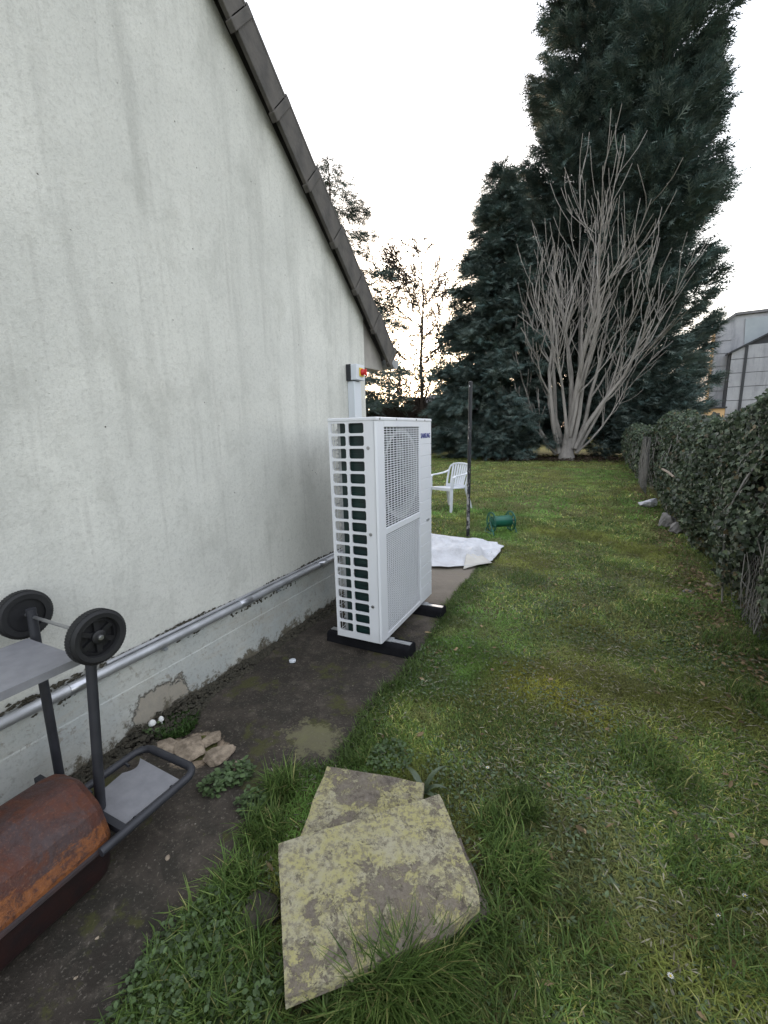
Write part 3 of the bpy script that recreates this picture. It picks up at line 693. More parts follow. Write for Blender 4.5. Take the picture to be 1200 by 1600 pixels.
# lower shelf (now at the top): tray with turned edges
tz = .742; mb = MB(); mb.box(B(-1.785, -.14, tz), B(-1.47, .725, tz+.003)); mb.box(B(-1.472, -.14, tz-.022), B(-1.468, .7255, tz+.0035)); mb.box(B(-1.787, -.14, tz-.022), B(-1.784, .7255, tz+.0035)); mb.box(B(-1.785, .722, tz-.022), B(-1.47, .7253, tz+.0005))
mb.build('lower_shelf', m['cart_shelf'], bq)
axz, axy = .815, .752
MB().tube([B(-1.90, axy, axz), B(-1.385, axy, axz)], .006, 8).build('axle', m['screw_zinc'], bq, True)
for xw, sg in ((-1.412, 1), (-1.848, -1)):
    Mw = Matrix.Translation(B(xw, axy, axz)) @ Euler((0, R(90)*sg, 0)).to_matrix().to_4x4()
    wheel = MB().lathe([(.060, -.020), (.078, -.022), (.086, -.016), (.0885, -.006), (.0885, .006), (.086, .016), (.078, .022), (.064, .020), (.062, .012), (.062, -.016)], 44, Mw, False)
    for k in range(60):
        a = 2*math.pi*k/60; Mt = Mw @ Matrix.Rotation(a, 4, 'Z')
        wheel.box((.0868, -.003, -.014), (.0888, .003, .014), Mt)
    wo_ = wheel.build('wheel', m['tyre'], bq, True)
    hub = MB().lathe([(.061, -.012), (.061, .004), (.052, .006), (.050, -.006), (.022, -.006), (.022, .014), (.018, .017), (0, .017)], 30, Mw)
    for k in range(6):
        Mt = Mw @ Matrix.Rotation(k*math.pi/3, 4, 'Z'); hub.box((.018, -.008, -.008), (.054, .008, .006), Mt)
    hub.build('hub', m['hub_plastic'], wo_, True)
    MB().lathe([(.009, .016), (.009, .023), (0, .024)], 6, Mw).build('hub_nut', m['screw_zinc'], wo_)

# ------------------------------------------------------------------ stone slabs
def slab(name, pts, zt, th, mt, label, tilt=(0, 0), seed=1):
    c = np.mean(np.array(pts), 0); o = None
    bm = bmesh.new(); P = []
    n = len(pts)
    for a in range(n):                                # uneven outline
        p, q = np.array(pts[a]), np.array(pts[(a+1) % n])
        for t in np.linspace(0, 1, 9)[:-1]:
            r_ = p+(q-p)*t; nn = np.array([(q-p)[1], -(q-p)[0]])/np.linalg.norm(q-p)
            P.append(r_+nn*(float(fbm(r_[0]*14+seed, r_[1]*14, seed))-.5)*.012*(1 if 0 < t else .2)-c)
    top = [bm.verts.new((p[0], p[1], 0)) for p in P]; f = bm.faces.new(top)
    g = bmesh.ops.extrude_face_region(bm, geom=[f]); nv = [v for v in g['geom'] if isinstance(v, bmesh.types.BMVert)]
    for v in nv: v.co.z -= th
    ed = [e for e in bm.edges if len(e.link_faces) == 2 and e.calc_face_angle(0) > 1.2 and abs(e.verts[0].co.z-e.verts[1].co.z) < 1e-4 and e.verts[0].co.z > -.001]
    bmesh.ops.bevel(bm, geom=ed, offset=.004, segments=2, affect='EDGES')
    bmesh.ops.recalc_face_normals(bm, faces=bm.faces)
    bmesh.ops.triangulate(bm, faces=[f_ for f_ in bm.faces if len(f_.verts) > 4])
    for k in range(3):
        long = [e for e in bm.edges if e.calc_length() > .05 and e.verts[0].co.z > -.01 and e.verts[1].co.z > -.01]
        bmesh.ops.subdivide_edges(bm, edges=long, cuts=1); bmesh.ops.triangulate(bm, faces=[f_ for f_ in bm.faces if len(f_.verts) > 4])
    for v in bm.verts:
        if v.co.z > -.003: v.co.z += (float(fbm((v.co.x+seed)*9, v.co.y*9, seed))-.5)*.006
    me = bpy.data.meshes.new(name); bm.to_mesh(me); bm.free()
    o = link(name, me, mt, None); o.location = (c[0], c[1], zt); o.rotation_euler = (tilt[0], tilt[1], 0)
    return tag(o, label, 'slab', 'paving slabs dumped in the grass')
zt1 = .112
sp1 = [G(435, 1318, zt1)[:2], G(445, 1560, zt1)[:2], G(690, 1458, zt1)[:2], G(750, 1410, zt1)[:2], G(748, 1396, zt1)[:2], G(706, 1288, zt1)[:2], G(686, 1241, zt1)[:2]]
slab('stone_slab', sp1, zt1, .034, m['lichen_slab'], 'large lichen-covered stone slab lying on top of the slab pile', (0, 0), 1)
zt2 = .076; A_, B_ = G(511, 1197, zt2)[:2], G(663, 1223, zt2)[:2]; dv = (G(470, 1302, zt2)[:2]-A_)*1.5
B2 = G(660, 1247, zt2)[:2]
slab('stone_slab', [A_, A_+dv, B_+dv*.95, B2+dv*.02, B_], zt2, .034, m['lichen_slab_low'], 'half hidden slab poking out beyond the top stone slab, brown and pale', (0, 0), 4)
zt3 = .040; a_, b_ = G(767, 1428, zt3)[:2], G(505, 1540, zt3)[:2]; off = (G(686, 1241, zt3)[:2]-G(750, 1410, zt3)[:2])*.62
slab('stone_slab', [a_, a_+off, b_+off*1.0, b_][::-1], zt3, .045, m['dark_slab'], 'lowest slab of the pile, its thin edge showing at the front right', (0, 0), 8)
SLABS = [np.array(sp1), np.array([A_, A_+dv, B_+dv, B_]), np.array([a_, a_+off, b_+off, b_])]
def inpoly(P, x, y):
    c = np.zeros(len(x), bool); n = len(P); j = n-1
    for i in range(n):
        xi, yi = P[i]; xj, yj = P[j]
        k = ((yi > y) != (yj > y)) & (x < (xj-xi)*(y-yi)/(yj-yi+1e-12)+xi); c ^= k; j = i
    return c

# ------------------------------------------------------------------ small stones, rubble, caps
def rock(name, loc_, size, mt, label, cat='stone', group=None, seed=0, rough=.35):
    rg_ = np.random.default_rng(seed+500); bm = bmesh.new()
    for d in unit(rg_.normal(0, 1, (26, 3))):
        k = 1-rough*.5*rg_.random(); bm.verts.new((d[0]*k*size[0], d[1]*k*size[1], max(d[2]*k, -.55)*size[2]))
    bmesh.ops.convex_hull(bm, input=bm.verts); bmesh.ops.delete(bm, geom=[v for v in bm.verts if not v.link_faces], context='VERTS')
    bmesh.ops.subdivide_edges(bm, edges=bm.edges, cuts=2, use_grid_fill=True); bmesh.ops.subdivide_edges(bm, edges=bm.edges, cuts=1, use_grid_fill=True)
    mn = min(size)
    for v in bm.verts: v.co += v.co.normalized()*(float(fbm(v.co.x/mn*2.1+seed, v.co.y/mn*2.1+v.co.z/mn*1.7, seed))-.5)*mn*.42
    me = bpy.data.meshes.new(name); bm.to_mesh(me); bm.free()
    o = link(name, me, mt, None); o.location = (loc_[0], loc_[1], loc_[2]+size[2]*.42); o.rotation_euler = (0, 0, seed*1.7)
    return tag(o, label, cat, group)
p = G(1012, 793); p[2] = .035; rock('pale_stone', p, (.18, .13, .14), m['white_rock'], 'pale grey rounded stone at the foot of the hedge', seed=2, rough=.25)
p = G(1040, 823); rock('stone', p, (.15, .11, .16), m['grey_rock'], 'upright grey stone in the hedge bottom beside dead leaves', seed=5)
p = G(1057, 833); rock('stone', p, (.11, .09, .12), m['grey_rock'], 'pointed grey stone just right of the upright one', seed=8)
p = G(1075, 928); rock('stone', p, (.05, .04, .03), m['grey_rock'], 'small brown stone in the lawn near the hedge', seed=11)
p = G(1110, 918); rock('stone', p, (.09, .05, .04), m['pale_crumb'], 'long tan stone where the hedge meets the lawn', seed=12)
p = G(405, 1455, 0.0); rock('stone', (p[0]-.02, p[1]+.03, 0), (.07, .06, .045), m['moss_dirt'], 'dark stone tucked beside the left edge of the slab pile', seed=14)
for a, (pxx, pyy, s1, s2, s3) in enumerate(((300, 1168, .115, .085, .024), (343, 1180, .085, .07, .022), (376, 1197, .055, .045, .02), (328, 1155, .07, .055, .024), (262, 1168, .085, .06, .02))):
    p = G(pxx, pyy, .015); rock('broken_concrete', (p[0], p[1], .006), (s1, s2, s3), m['pale_crumb'], ['largest tan lump of broken concrete beside the cart shelf', 'tan lump of broken concrete right of the largest lump', 'rightmost small tan lump of broken concrete by the ivy weeds', 'tan lump of broken concrete farthest from the cart, near the plinth weeds', 'tan lump of broken concrete closest to the cart shelf frame'][a], 'rubble', 'lumps of broken concrete by the plinth', 20+a, .6)
for a, (pxx, pyy, s1) in enumerate(((262, 1340, .013), (152, 1465, .007), (375, 1205, .012), (118, 1528, .007), (420, 1245, .010))):
    p = G(pxx, pyy, .014); rock('pebble', (p[0], p[1], .012), (s1, s1*.7, s1*.4), m['pale_crumb'], 'small pale stone chip lying on the concrete strip', 'pebble', 'pale chips on the concrete', 31+a)
p = G(457, 1032, .02)
cp_ = MB().lathe([(.0, .012), (.018, .012), (.021, .010), (.0215, 0), (.020, 0), (.0195, .008), (0, .009)], 24).build('bottle_cap', m['white_plastic'], None, True); cp_.location = (p[0], p[1], .014); tag(cp_, 'round white plastic cap lying on the dark concrete', 'cap')
for a, (pxx, pyy) in enumerate(((238, 1132), (252, 1126))):
    p = G(pxx, pyy, .05)
    mr = empty('mushroom', (p[0], p[1], .0), ['larger white mushroom in the weeds at the plinth', 'smaller white mushroom right of the larger one'][a], 'mushroom', group='mushrooms at the plinth')
    s_ = (.018, .013)[a]
    MB().tube([(0, 0, -.005), (.002, 0, .03), (0, 0, .055)], [s_*.3, s_*.28, s_*.25], 8).build('stalk', m['daisy_white'], mr, True)
    MB().lathe([(s_*.2, .052), (s_*.98, .052), (s_, .055), (s_*.8, .066), (s_*.4, .073), (0, .075)], 16).build('cap', m['daisy_white'], mr, True)

# ------------------------------------------------------------------ white sheet on the ground
sc = np.array([-1.58, 4.75])
out_ = np.array([(-2.2, 4.30), (-1.9, 4.15)]+[tuple(G(a, b, .02)[:2]) for a, b in ((675, 888), (700, 889), (725, 887), (748, 884), (771, 878), (781, 866), (787, 856), (776, 850), (745, 846), (715, 842), (690, 838), (676, 837))]+[(-2.35, 5.1)])
na, nr = 150, 44; idx = np.linspace(0, len(out_), na, endpoint=False); i0 = idx.astype(int); tt = (idx-i0)[:, None]
ring = out_[i0]*(1-tt)+out_[(i0+1) % len(out_)]*tt
ring += ((vn(idx*2.1, idx*0, 3)-.5)*.03)[:, None]
rr_ = np.linspace(0, 1, nr)[:, None, None]; XY = sc+(ring-sc)[None]*rr_
hx, hy = XY[..., 0], XY[..., 1]; eg = np.clip((1-rr_[..., 0])*5, 0, 1)
def ridge(x_, y_, a, off, wdt, hgt, s0, s1):            # a soft straight fold across the sheet
    u = x_*math.cos(a)+y_*math.sin(a); v = -x_*math.sin(a)+y_*math.cos(a)+.03*np.sin(u*7+off*9)
    return hgt*np.exp(-np.abs((v-off)/wdt)**1.3)*np.clip((u-s0)/.12, 0, 1)*np.clip((s1-u)/.12, 0, 1)
lx, ly = hx-sc[0], hy-sc[1]
fold = ridge(lx, ly, .35, -.28, .10, .13, -.6, .50)+ridge(lx, ly, -.5, .12, .07, .09, -.5, .6)+ridge(lx, ly, .95, -.15, .06, .06, -.6, .35)+ridge(lx, ly, .1, .42, .12, .10, -.7, .5)+ridge(lx, ly, -.9, .28, .05, .05, -.3, .5)+ridge(lx, ly, 1.4, .10, .04, .045, -.7, .2)
hz = .034+.5*fold*(.25+.75*eg)+(1-np.abs(2*fbm(hx*4, hy*3.2, 15)-1))**7*.035*eg+(fbm(hx*3, hy*3, 5)-.5)*.012*eg+(1-eg)*.018*fbm(hx*6, hy*6, 3)
Vc = np.stack([hx-sc[0], hy-sc[1], hz], -1).reshape(-1, 3)
a, b = np.meshgrid(np.arange(na), np.arange(nr-1)); a = a.ravel(); b = b.ravel()
sh = npmesh('sheet', Vc, np.stack([b*na+a, b*na+(a+1) % na, (b+1)*na+(a+1) % na, (b+1)*na+a], 1), m['white_sheeting'], smooth=True)
sh.location = (sc[0], sc[1], 0); md = sh.modifiers.new('t', 'SOLIDIFY'); md.thickness = .004; md.offset = 1
tag(sh, 'crumpled white plastic sheet lying on the ground behind the heat pump', 'sheet')
ap = G(733, 855, .085); f1 = G(769, 878, .045); f2 = G(724, 888, .035)
mb = MB(); nn = 10; vs_ = []; fs = []
for a in range(nn+1):
    for b in range(nn+1):
        u, v = a/nn, b/nn; p = np.array(ap)*(1-u)+(np.array(f1)*v+np.array(f2)*(1-v))*u
        p = p+np.array([0, -.02, .02])*math.sin(u*math.pi)+np.array([0, 0, (float(vn(u*4, v*4, 2))-.5)*.02]); vs_.append(p-np.array([sc[0], sc[1], 0]))
for a in range(nn):
    for b in range(nn): fs.append((a*(nn+1)+b, a*(nn+1)+b+1, (a+1)*(nn+1)+b+1, (a+1)*(nn+1)+b))
o = mb.add(vs_, fs).build('turned_corner', m['cream_sheet'], sh, True); o.modifiers.new('t', 'SOLIDIFY').thickness = .004

# ------------------------------------------------------------------ plastic chair
chx, chy = -2.36, 7.55
ch = empty('garden_chair', (chx, chy, 0), 'white plastic garden armchair with slatted back standing on the lawn', 'chair', math.atan2(.38, -.92)+math.pi)
ch.location.z = float(gh(chx, chy)); CP = m['chair_plastic']
# local: faces -y
mb = MB(); nu_, nv_ = 10, 10; vs_ = []
for a in range(nu_+1):
    for b in range(nv_+1):
        u = a/nu_*2-1; v = b/nv_; wdt = .235-.02*v
        vs_.append((u*wdt, -.24+.45*v, .43-.035*v-.018*math.cos(u*math.pi/2)*math.sin(v*math.pi)-.03*max(0, .12-v)/.12))
fs = [(a*(nv_+1)+b, a*(nv_+1)+b+1, (a+1)*(nv_+1)+b+1, (a+1)*(nv_+1)+b) for a in range(nu_) for b in range(nv_)]
o = mb.add(vs_, fs).build('seat', CP, ch, True); o.modifiers.new('t', 'SOLIDIFY').thickness = .012
MB().bar([(-.235, -.245, .40), (.235, -.245, .40)], .012, .05, (0, 1, 0)).build('seat_apron', CP, ch)
def bk(u, v):                                         # backrest surface: u -1..1, v 0..1 upward
    return (u*(.215+.015*v), .20+.13*v-.03*(u*u)*1.0, .40+.42*v)
arch = [bk(-1, 0), bk(-1.03, .35), bk(-1.03, .7), bk(-.93, .88), bk(-.7, .97), bk(-.35, 1.0), bk(0, 1.005), bk(.35, 1.0), bk(.7, .97), bk(.93, .88), bk(1.03, .7), bk(1.03, .35), bk(1, 0)]
MB().tube(arch, .017, 8).build('back_frame', CP, ch, True)
for k in range(7):
    u = -.72+.24*k; tp = 1.0-.12*abs(u)**2.5
    MB().bar([bk(u*.88, .02), bk(u*.93, .3), bk(u*.97, .65), bk(u, tp)], .036, .008).build('slat', CP, ch, True)
MB().bar([bk(-1, .06), bk(0, .04), bk(1, .06)], .012, .05, (0, 1, 0)).build('back_rail', CP, ch)
for sx in (-1, 1):
    MB().bar([(sx*.235, .27, .69), (sx*.262, .16, .655), (sx*.272, 0, .64), (sx*.268, -.17, .635), (sx*.262, -.215, .615), (sx*.255, -.225, .56), (sx*.245, -.235, .42)], [.04, .046, .05, .05, .05, .046, .05], .018, (1, .25, 0)).build('armrest', CP, ch, True)
    MB().bar([(sx*.235, -.235, .43), (sx*.25, -.255, .22), (sx*.262, -.275, 0)], [.062, .05, .042], .026, (.3*sx, 1, 0)).build('leg', CP, ch, True)
    MB().bar([(sx*.215, .19, .42), (sx*.24, .24, .22), (sx*.258, .30, 0)], [.07, .052, .042], .026, (.2*sx, 1, 0)).build('leg', CP, ch, True)

# ------------------------------------------------------------------ post, hose reel
pp = G(731, 838); po = empty('metal_post', (pp[0], pp[1], 0), 'thin black metal post with peeling paint standing in the lawn', 'post')
MB().tube([(0, 0, -.1), (.006, 0, 1.0), (.012, 0, 2.03)], .024, 12).build('shaft', m['peeling_black_paint'], po, True)
MB().lathe([(.026, 0), (.026, .02), (.012, .028), (0, .028)], 12, Matrix.Translation((.012, 0, 2.012))).build('end_cap', m['dark_plastic'], po, True)
MB().tube([(.012, -.02, 1.97), (.012, -.05, 1.985), (.012, -.06, 1.965)], .004, 6).build('line_hook', m['screw_zinc'], po)
r1, r2_ = G(766, 836), G(798, 829)
rc = (r1+r2_)/2; dxy = r2_-r1; rl = empty('hose_reel', (rc[0], rc[1], float(gh(rc[0], rc[1]))), 'empty green plastic hose reel standing on the grass', 'hose reel', math.atan2(dxy[1], dxy[0])-.35)
GR = m['reel_green']; Ry = Euler((0, R(90), 0)).to_matrix().to_4x4()
MB().lathe([(.078, -.14), (.078, .14)], 24, Matrix.Translation((0, 0, .165)) @ Ry).build('drum', GR, rl, True)
for sx in (-1, 1):
    Mx = Matrix.Translation((sx*.145, 0, .165)) @ Ry
    fl = MB().lathe([(.122, -.006), (.142, -.006), (.142, .006), (.122, .006), (.122, -.006)], 28, Mx)
    fl.lathe([(.05, -.006), (.05, .006), (.03, .010), (0, .010)], 20, Mx)
    for k in range(5):
        fl.box((.055, -.011, -.004), (.131, .011, .004), Mx @ Matrix.Rotation(k*2*math.pi/5, 4, 'Z'))
    fl.build('flange', GR, rl, True)
    sf = MB().tube([(sx*.175, -.13, .012), (sx*.172, -.06, .10), (sx*.168, 0, .175), (sx*.172, .06, .10), (sx*.175, .13, .012)], .010, 8); sf.tube([(sx*.175, -.14, .012), (sx*.175, .14, .012)], .011, 8)
    sf.build('side_stand', GR, rl, True)
MB().tube([(-.175, 0, .165), (.215, 0, .165), (.215, .07, .165), (.255, .07, .165)], .009, 8).build('crank', m['dark_plastic'], rl, True)

# ------------------------------------------------------------------ conifers
def conifer(name, base, H, rad, label, up_, nb, nsp, spl, seed, dark=1., skirt=.0, shape=1.2, group='tall conifers at the end of the lawn', trunk=.28, extra=()):
    rg = np.random.default_rng(seed); t = empty(name, base, label, 'tree', group=group)
    bark = m['cypress_bark']
    tp = [(0, 0, -.1)]+[((rg.random()-.5)*.2, (rg.random()-.5)*.2, H*k/8) for k in range(1, 8)]+[(0, 0, H)]
    MB().tube(tp, [trunk*(1-.93*k/8) for k in range(9)], 9).build('trunk', bark, t, True)
    br = MB(); P = []; D = []; N = []; TT = []
    for k in range(nb+len(extra)):
        h = skirt+(H-skirt)*(k+rg.random())/nb; f = (h-skirt)/(H-skirt)
        Lm = rad*min(1., 3.2*(f+.26))**.5*(1-f**shape)**.8*rg.uniform(.72, 1.08)+.15
        az = rg.random()*2*math.pi; el = up_*(1-.0*f)+rg.normal()*.12
        if k >= nb: h, az, Lm, el = extra[k-nb]
        d = np.array([math.cos(az), math.sin(az), 0]); segs = 6
        pts = []; p = np.array([0, 0, h], float)
        for s_ in range(segs+1):
            u = s_/segs; pts.append(p.copy()); e = el+(-.35 if up_ < .3 else .35)*u
            p = p+(d*math.cos(e)+np.array([0, 0, math.sin(e)]))*Lm/segs
        br.tube(pts, [max(.008, .028*Lm/3*(1-u/segs*.9)) for u in range(segs+1)], 4, False)
        pts = np.array(pts); n = int(1.75*nsp*Lm/rad*(.5+.5*Lm/rad))+6
        u = rg.random(n)**.62; iu = np.minimum((u*segs).astype(int), segs-1); fu = (u*segs-iu)[:, None]
        q = pts[iu]*(1-fu)+pts[iu+1]*fu
        sd_ = np.array([-d[1], d[0], 0]); lat_ = rg.normal(0, 1, n)*(.10+.20*(1-np.abs(2*u-1)))*Lm*.42
        q = q+sd_*lat_[:, None]+rg.normal(0, .09, (n, 3))*np.array([1, 1, 1.3])
        dr = d*(.9)+sd_*np.sign(lat_)[:, None]*rg.uniform(.1, .9, n)[:, None]+np.array([0, 0, 1])*(rg.normal(up_*.6-.15, .35, n))[:, None]
        P.append(q); D.append(dr); N.append(rg.normal(0, .45, (n, 3))+np.array([0, 0, 1]))
        g = rg.uniform(.65, 1.25, n)*(.75+.5*rg.random()); TT.append(np.stack([g*.115, g*.155, g*.134+.004], 1)*dark*(1+.35*(rg.random((n, 1))-.5)*np.array([1.6, .8, .6])))
    br.build('branches', bark, t)
    P = np.concatenate(P); D = np.concatenate(D); N = np.concatenate(N); TT = np.concatenate(TT); n = len(P)
    T = []; TF = []                                     # feathery spray: narrow leaflets along a midrib
    for k, (y_, a_, l_) in enumerate(((0, 0, 1.), (.1, .75, .55), (.1, -.75, .55), (.35, .65, .5), (.35, -.65, .5), (.6, .55, .34), (.6, -.55, .34))):
        b_ = len(T); dx, dy = math.sin(a_)*l_, math.cos(a_)*l_; wx = .048
        T += [(-wx*math.cos(a_), y_+wx*math.sin(a_)*.3, 0), (wx*math.cos(a_), y_-wx*math.sin(a_)*.3, 0), (dx, y_+dy if k else 1., -.12*l_)]; TF.append((b_, b_+1, b_+2))
    T = np.array(T); TF = np.array(TF)
    X, Y, Z = frames(D, N); S = np.repeat((spl*rg.uniform(.6, 1.35, n))[:, None], 3, 1)
    V, Fc = scatter(T, TF, P, X, Y, Z, S)
    cr = npmesh('crown', V, Fc, m['conifer_leaf'], t, np.repeat(TT, len(T), 0)); tag(cr, kind='stuff')
    return t
conifer('cypress_tree', (1.55, 23.6, 0), 26, 3.3, 'tallest dark cypress at the right, between the pale bare tree and the hall', .55, 380, 150, .52, 11, 1.05, .15, 2.8)
conifer('cypress_tree', (-1.3, 25.2, 0), 25, 3.9, 'dark cypress directly behind the pale multi-stemmed bare tree', .45, 360, 150, .52, 12, .9, .2, 2.6)
conifer('cedar_tree', (-4.6, 22.2, 0), 13.0, 3.4, 'dark green conifer with open boughs left of the pale bare tree', .10, 330, 200, .46, 13, .95, .3, 1.3)
conifer('cedar_tree', (-13.9, 22.5, 0), 16, 4.6, 'dark cedar behind the house roof verge with one long low bough', -.02, 110, 130, .42, 14, .85, 3.0, 2.2, extra=((4.0, -.15, 5.4, .22), (4.6, -.35, 4.6, .1), (3.6, .1, 4.4, .05)))
conifer('dark_shrub', (2.4, 22.0, 0), 3.2, 1.8, 'low dark evergreen shrub at the foot of the tallest cypress', .5, 70, 110, .35, 15, .9, 0, 1.6, 'dark evergreen shrubs', .08)
conifer('dark_shrub', (-3.4, 20.6, 0), 1.7, 1.7, 'low dark evergreen shrub below the open-boughed conifer', .3, 50, 110, .32, 16, .8, 0, 1.6, 'dark evergreen shrubs', .07)
conifer('dark_shrub', (.3, 21.8, 0), 2.6, 1.6, 'low dark evergreen shrub right of the pale bare trunk', .5, 60, 100, .35, 17, .85, 0, 1.6, 'dark evergreen shrubs', .08)

# ------------------------------------------------------------------ bare trees
MINR = .012
def branchy(mb, p, d, L, r, lev, rg, trop=.25, kids=(5, 4, 3), spread=.7, wob=.18):
    segs = 5 if lev < 2 else 3; pts = [np.array(p, float)]; d = np.array(d, float)/np.linalg.norm(d); ds = [d]
    for s_ in range(segs):
        d = d+rg.normal(0, wob, 3)+np.array([0, 0, trop*.3]); d /= np.linalg.norm(d); pts.append(pts[-1]+d*L/segs); ds.append(d)
    mb.tube(pts, [max(MINR, r*(1-.75*k/segs)) for k in range(segs+1)], 7 if lev == 0 else (5 if lev == 1 else 3), False)
    if lev >= len(kids): return
    for k in range(kids[lev]):
        u = rg.uniform(.28, .98); i_ = min(int(u*segs), segs-1); q = pts[i_]+(pts[i_+1]-pts[i_])*(u*segs-i_)
        o_ = rg.normal(0, 1, 3); o_ -= ds[i_]*o_.dot(ds[i_]); o_ /= np.linalg.norm(o_)
        branchy(mb, q, ds[i_]+o_*spread*rg.uniform(.6, 1.2), L*rg.uniform(.35, .62), max(MINR, r*(1-.7*u)*.55), lev+1, rg, trop, kids, spread, wob)
rg = np.random.default_rng(31)
bt = G(880, 716); bt = np.array([-1.13, 20.4, 0])
tr = empty('bare_tree', tuple(bt), 'pale grey bare tree with many fanned stems before the conifers', 'tree')
MB().tube([(0, 0, -.1), (0, 0, .3), (.02, 0, .8), (.03, .02, 1.2)], [.40, .30, .22, .16], 11).build('trunk', m['pale_bark'], tr, True)
stems = [((-.42, .0, .25), (-.95, .1, .9), 6.2, .10), ((-.28, -.1, .3), (-.38, 0, 1), 8.2, .13), ((-.15, .1, .5), (-.22, .1, 1), 9.5, .14), ((-.05, -.12, .7), (-.1, -.05, 1), 9.0, .15), ((.05, 0, 1.1), (.02, .05, 1), 11, .17), ((.12, .1, .8), (.12, .1, 1), 10, .14), ((.2, -.1, .5), (.2, -.05, 1), 9.5, .13), ((.28, .05, .4), (.34, .1, 1), 8.4, .12), ((.33, -.1, .5), (.55, -.05, 1), 7.6, .115), ((.38, .0, .3), (.8, .1, 1), 6.6, .10), ((-.2, .1, .6), (-.62, .2, 1), 6.8, .09), ((.1, -.15, 1.), (.32, -.2, 1), 8.0, .09), ((-.08, .2, 1.2), (-.05, .3, 1), 9.5, .10), ((.42, -.05, .35), (1.1, 0, .8), 4.6, .06), ((-.4, -.1, .3), (-1.2, -.1, .65), 4.2, .05), ((.0, -.2, .9), (-.3, -.3, 1), 7.5, .085)]
for p, d, L, r in stems:
    mb = MB(); branchy(mb, p, (d[0]*.85, d[1]*.8, d[2]), L*.72, r*.86, 0, rg, .7, (6, 5), .55, .13); mb.build('stem', m['pale_bark'], tr, True, fixn=False)
rg = np.random.default_rng(5)
def baretree(base, H, r, label, kids, spread, seed, nm='bare_tree', mat_='brown_bark', group='bare trees against the bright sky', lean=(0, 0)):
    global MINR
    MINR = .020; rg = np.random.default_rng(seed); t = empty(nm, base, label, 'tree', group=group)
    tp = [np.array([lean[0]*k/6, lean[1]*k/6, H*k/6])+rg.normal(0, .05, 3)*(k > 0) for k in range(7)]; tp[0][2] = -.1
    MB().tube(tp, [r*(1-.85*k/6) for k in range(7)], 8).build('trunk', m[mat_], t, True)
    mb = MB()
    for k in range(kids[0]):
        u = rg.uniform(.22, .98); i_ = min(int(u*6), 5); q = tp[i_]+(tp[i_+1]-tp[i_])*(u*6-i_); az = rg.random()*6.283
        branchy(mb, q, np.array([math.cos(az)*spread, math.sin(az)*spread, .55]), H*(.42*(1-u*.55)), r*.36*(1-u*.6), 0, rg, .1, kids[1:], .75, .2)
    tag(mb.build('branches', m[mat_], t, False, fixn=False), kind='stuff')
baretree((-10.3, 27, 0), 11.5, .17, 'slender bare tree standing against the sunset glow beside the unit', (34, 7, 4, 3), 1.0, 41)
baretree((-15.5, 33, 0), 7.0, .13, 'small bare tree left of the slender one, low against the glow', (22, 6, 4), 1.2, 42)
baretree((-8.6, 30, 0), 4.6, .10, 'low twiggy bare tree in front of the neighbour house', (24, 6, 5), 1.3, 43)
baretree((-12.4, 30, 0), 5.5, .10, 'twiggy thicket tree between the slender tree and the house corner', (26, 6, 5), 1.3, 44)
# brush of twigs below them
rg = np.random.default_rng(9); mb = MB()
MINR = .026
for k in range(300):
    p = (rg.uniform(-17.5, -9.2), rg.uniform(27.2, 31), 0); branchy(mb, p, (rg.normal(0, .5), rg.normal(0, .5), 1), rg.uniform(1.6, 3.3), .03, 0, rg, .1, (6, 4), .8, .25)
tag(mb.build('brush', m['brown_bark'], None, False, fixn=False), 'dark tangle of twiggy brush behind the heat pump', 'brush', kind='stuff')
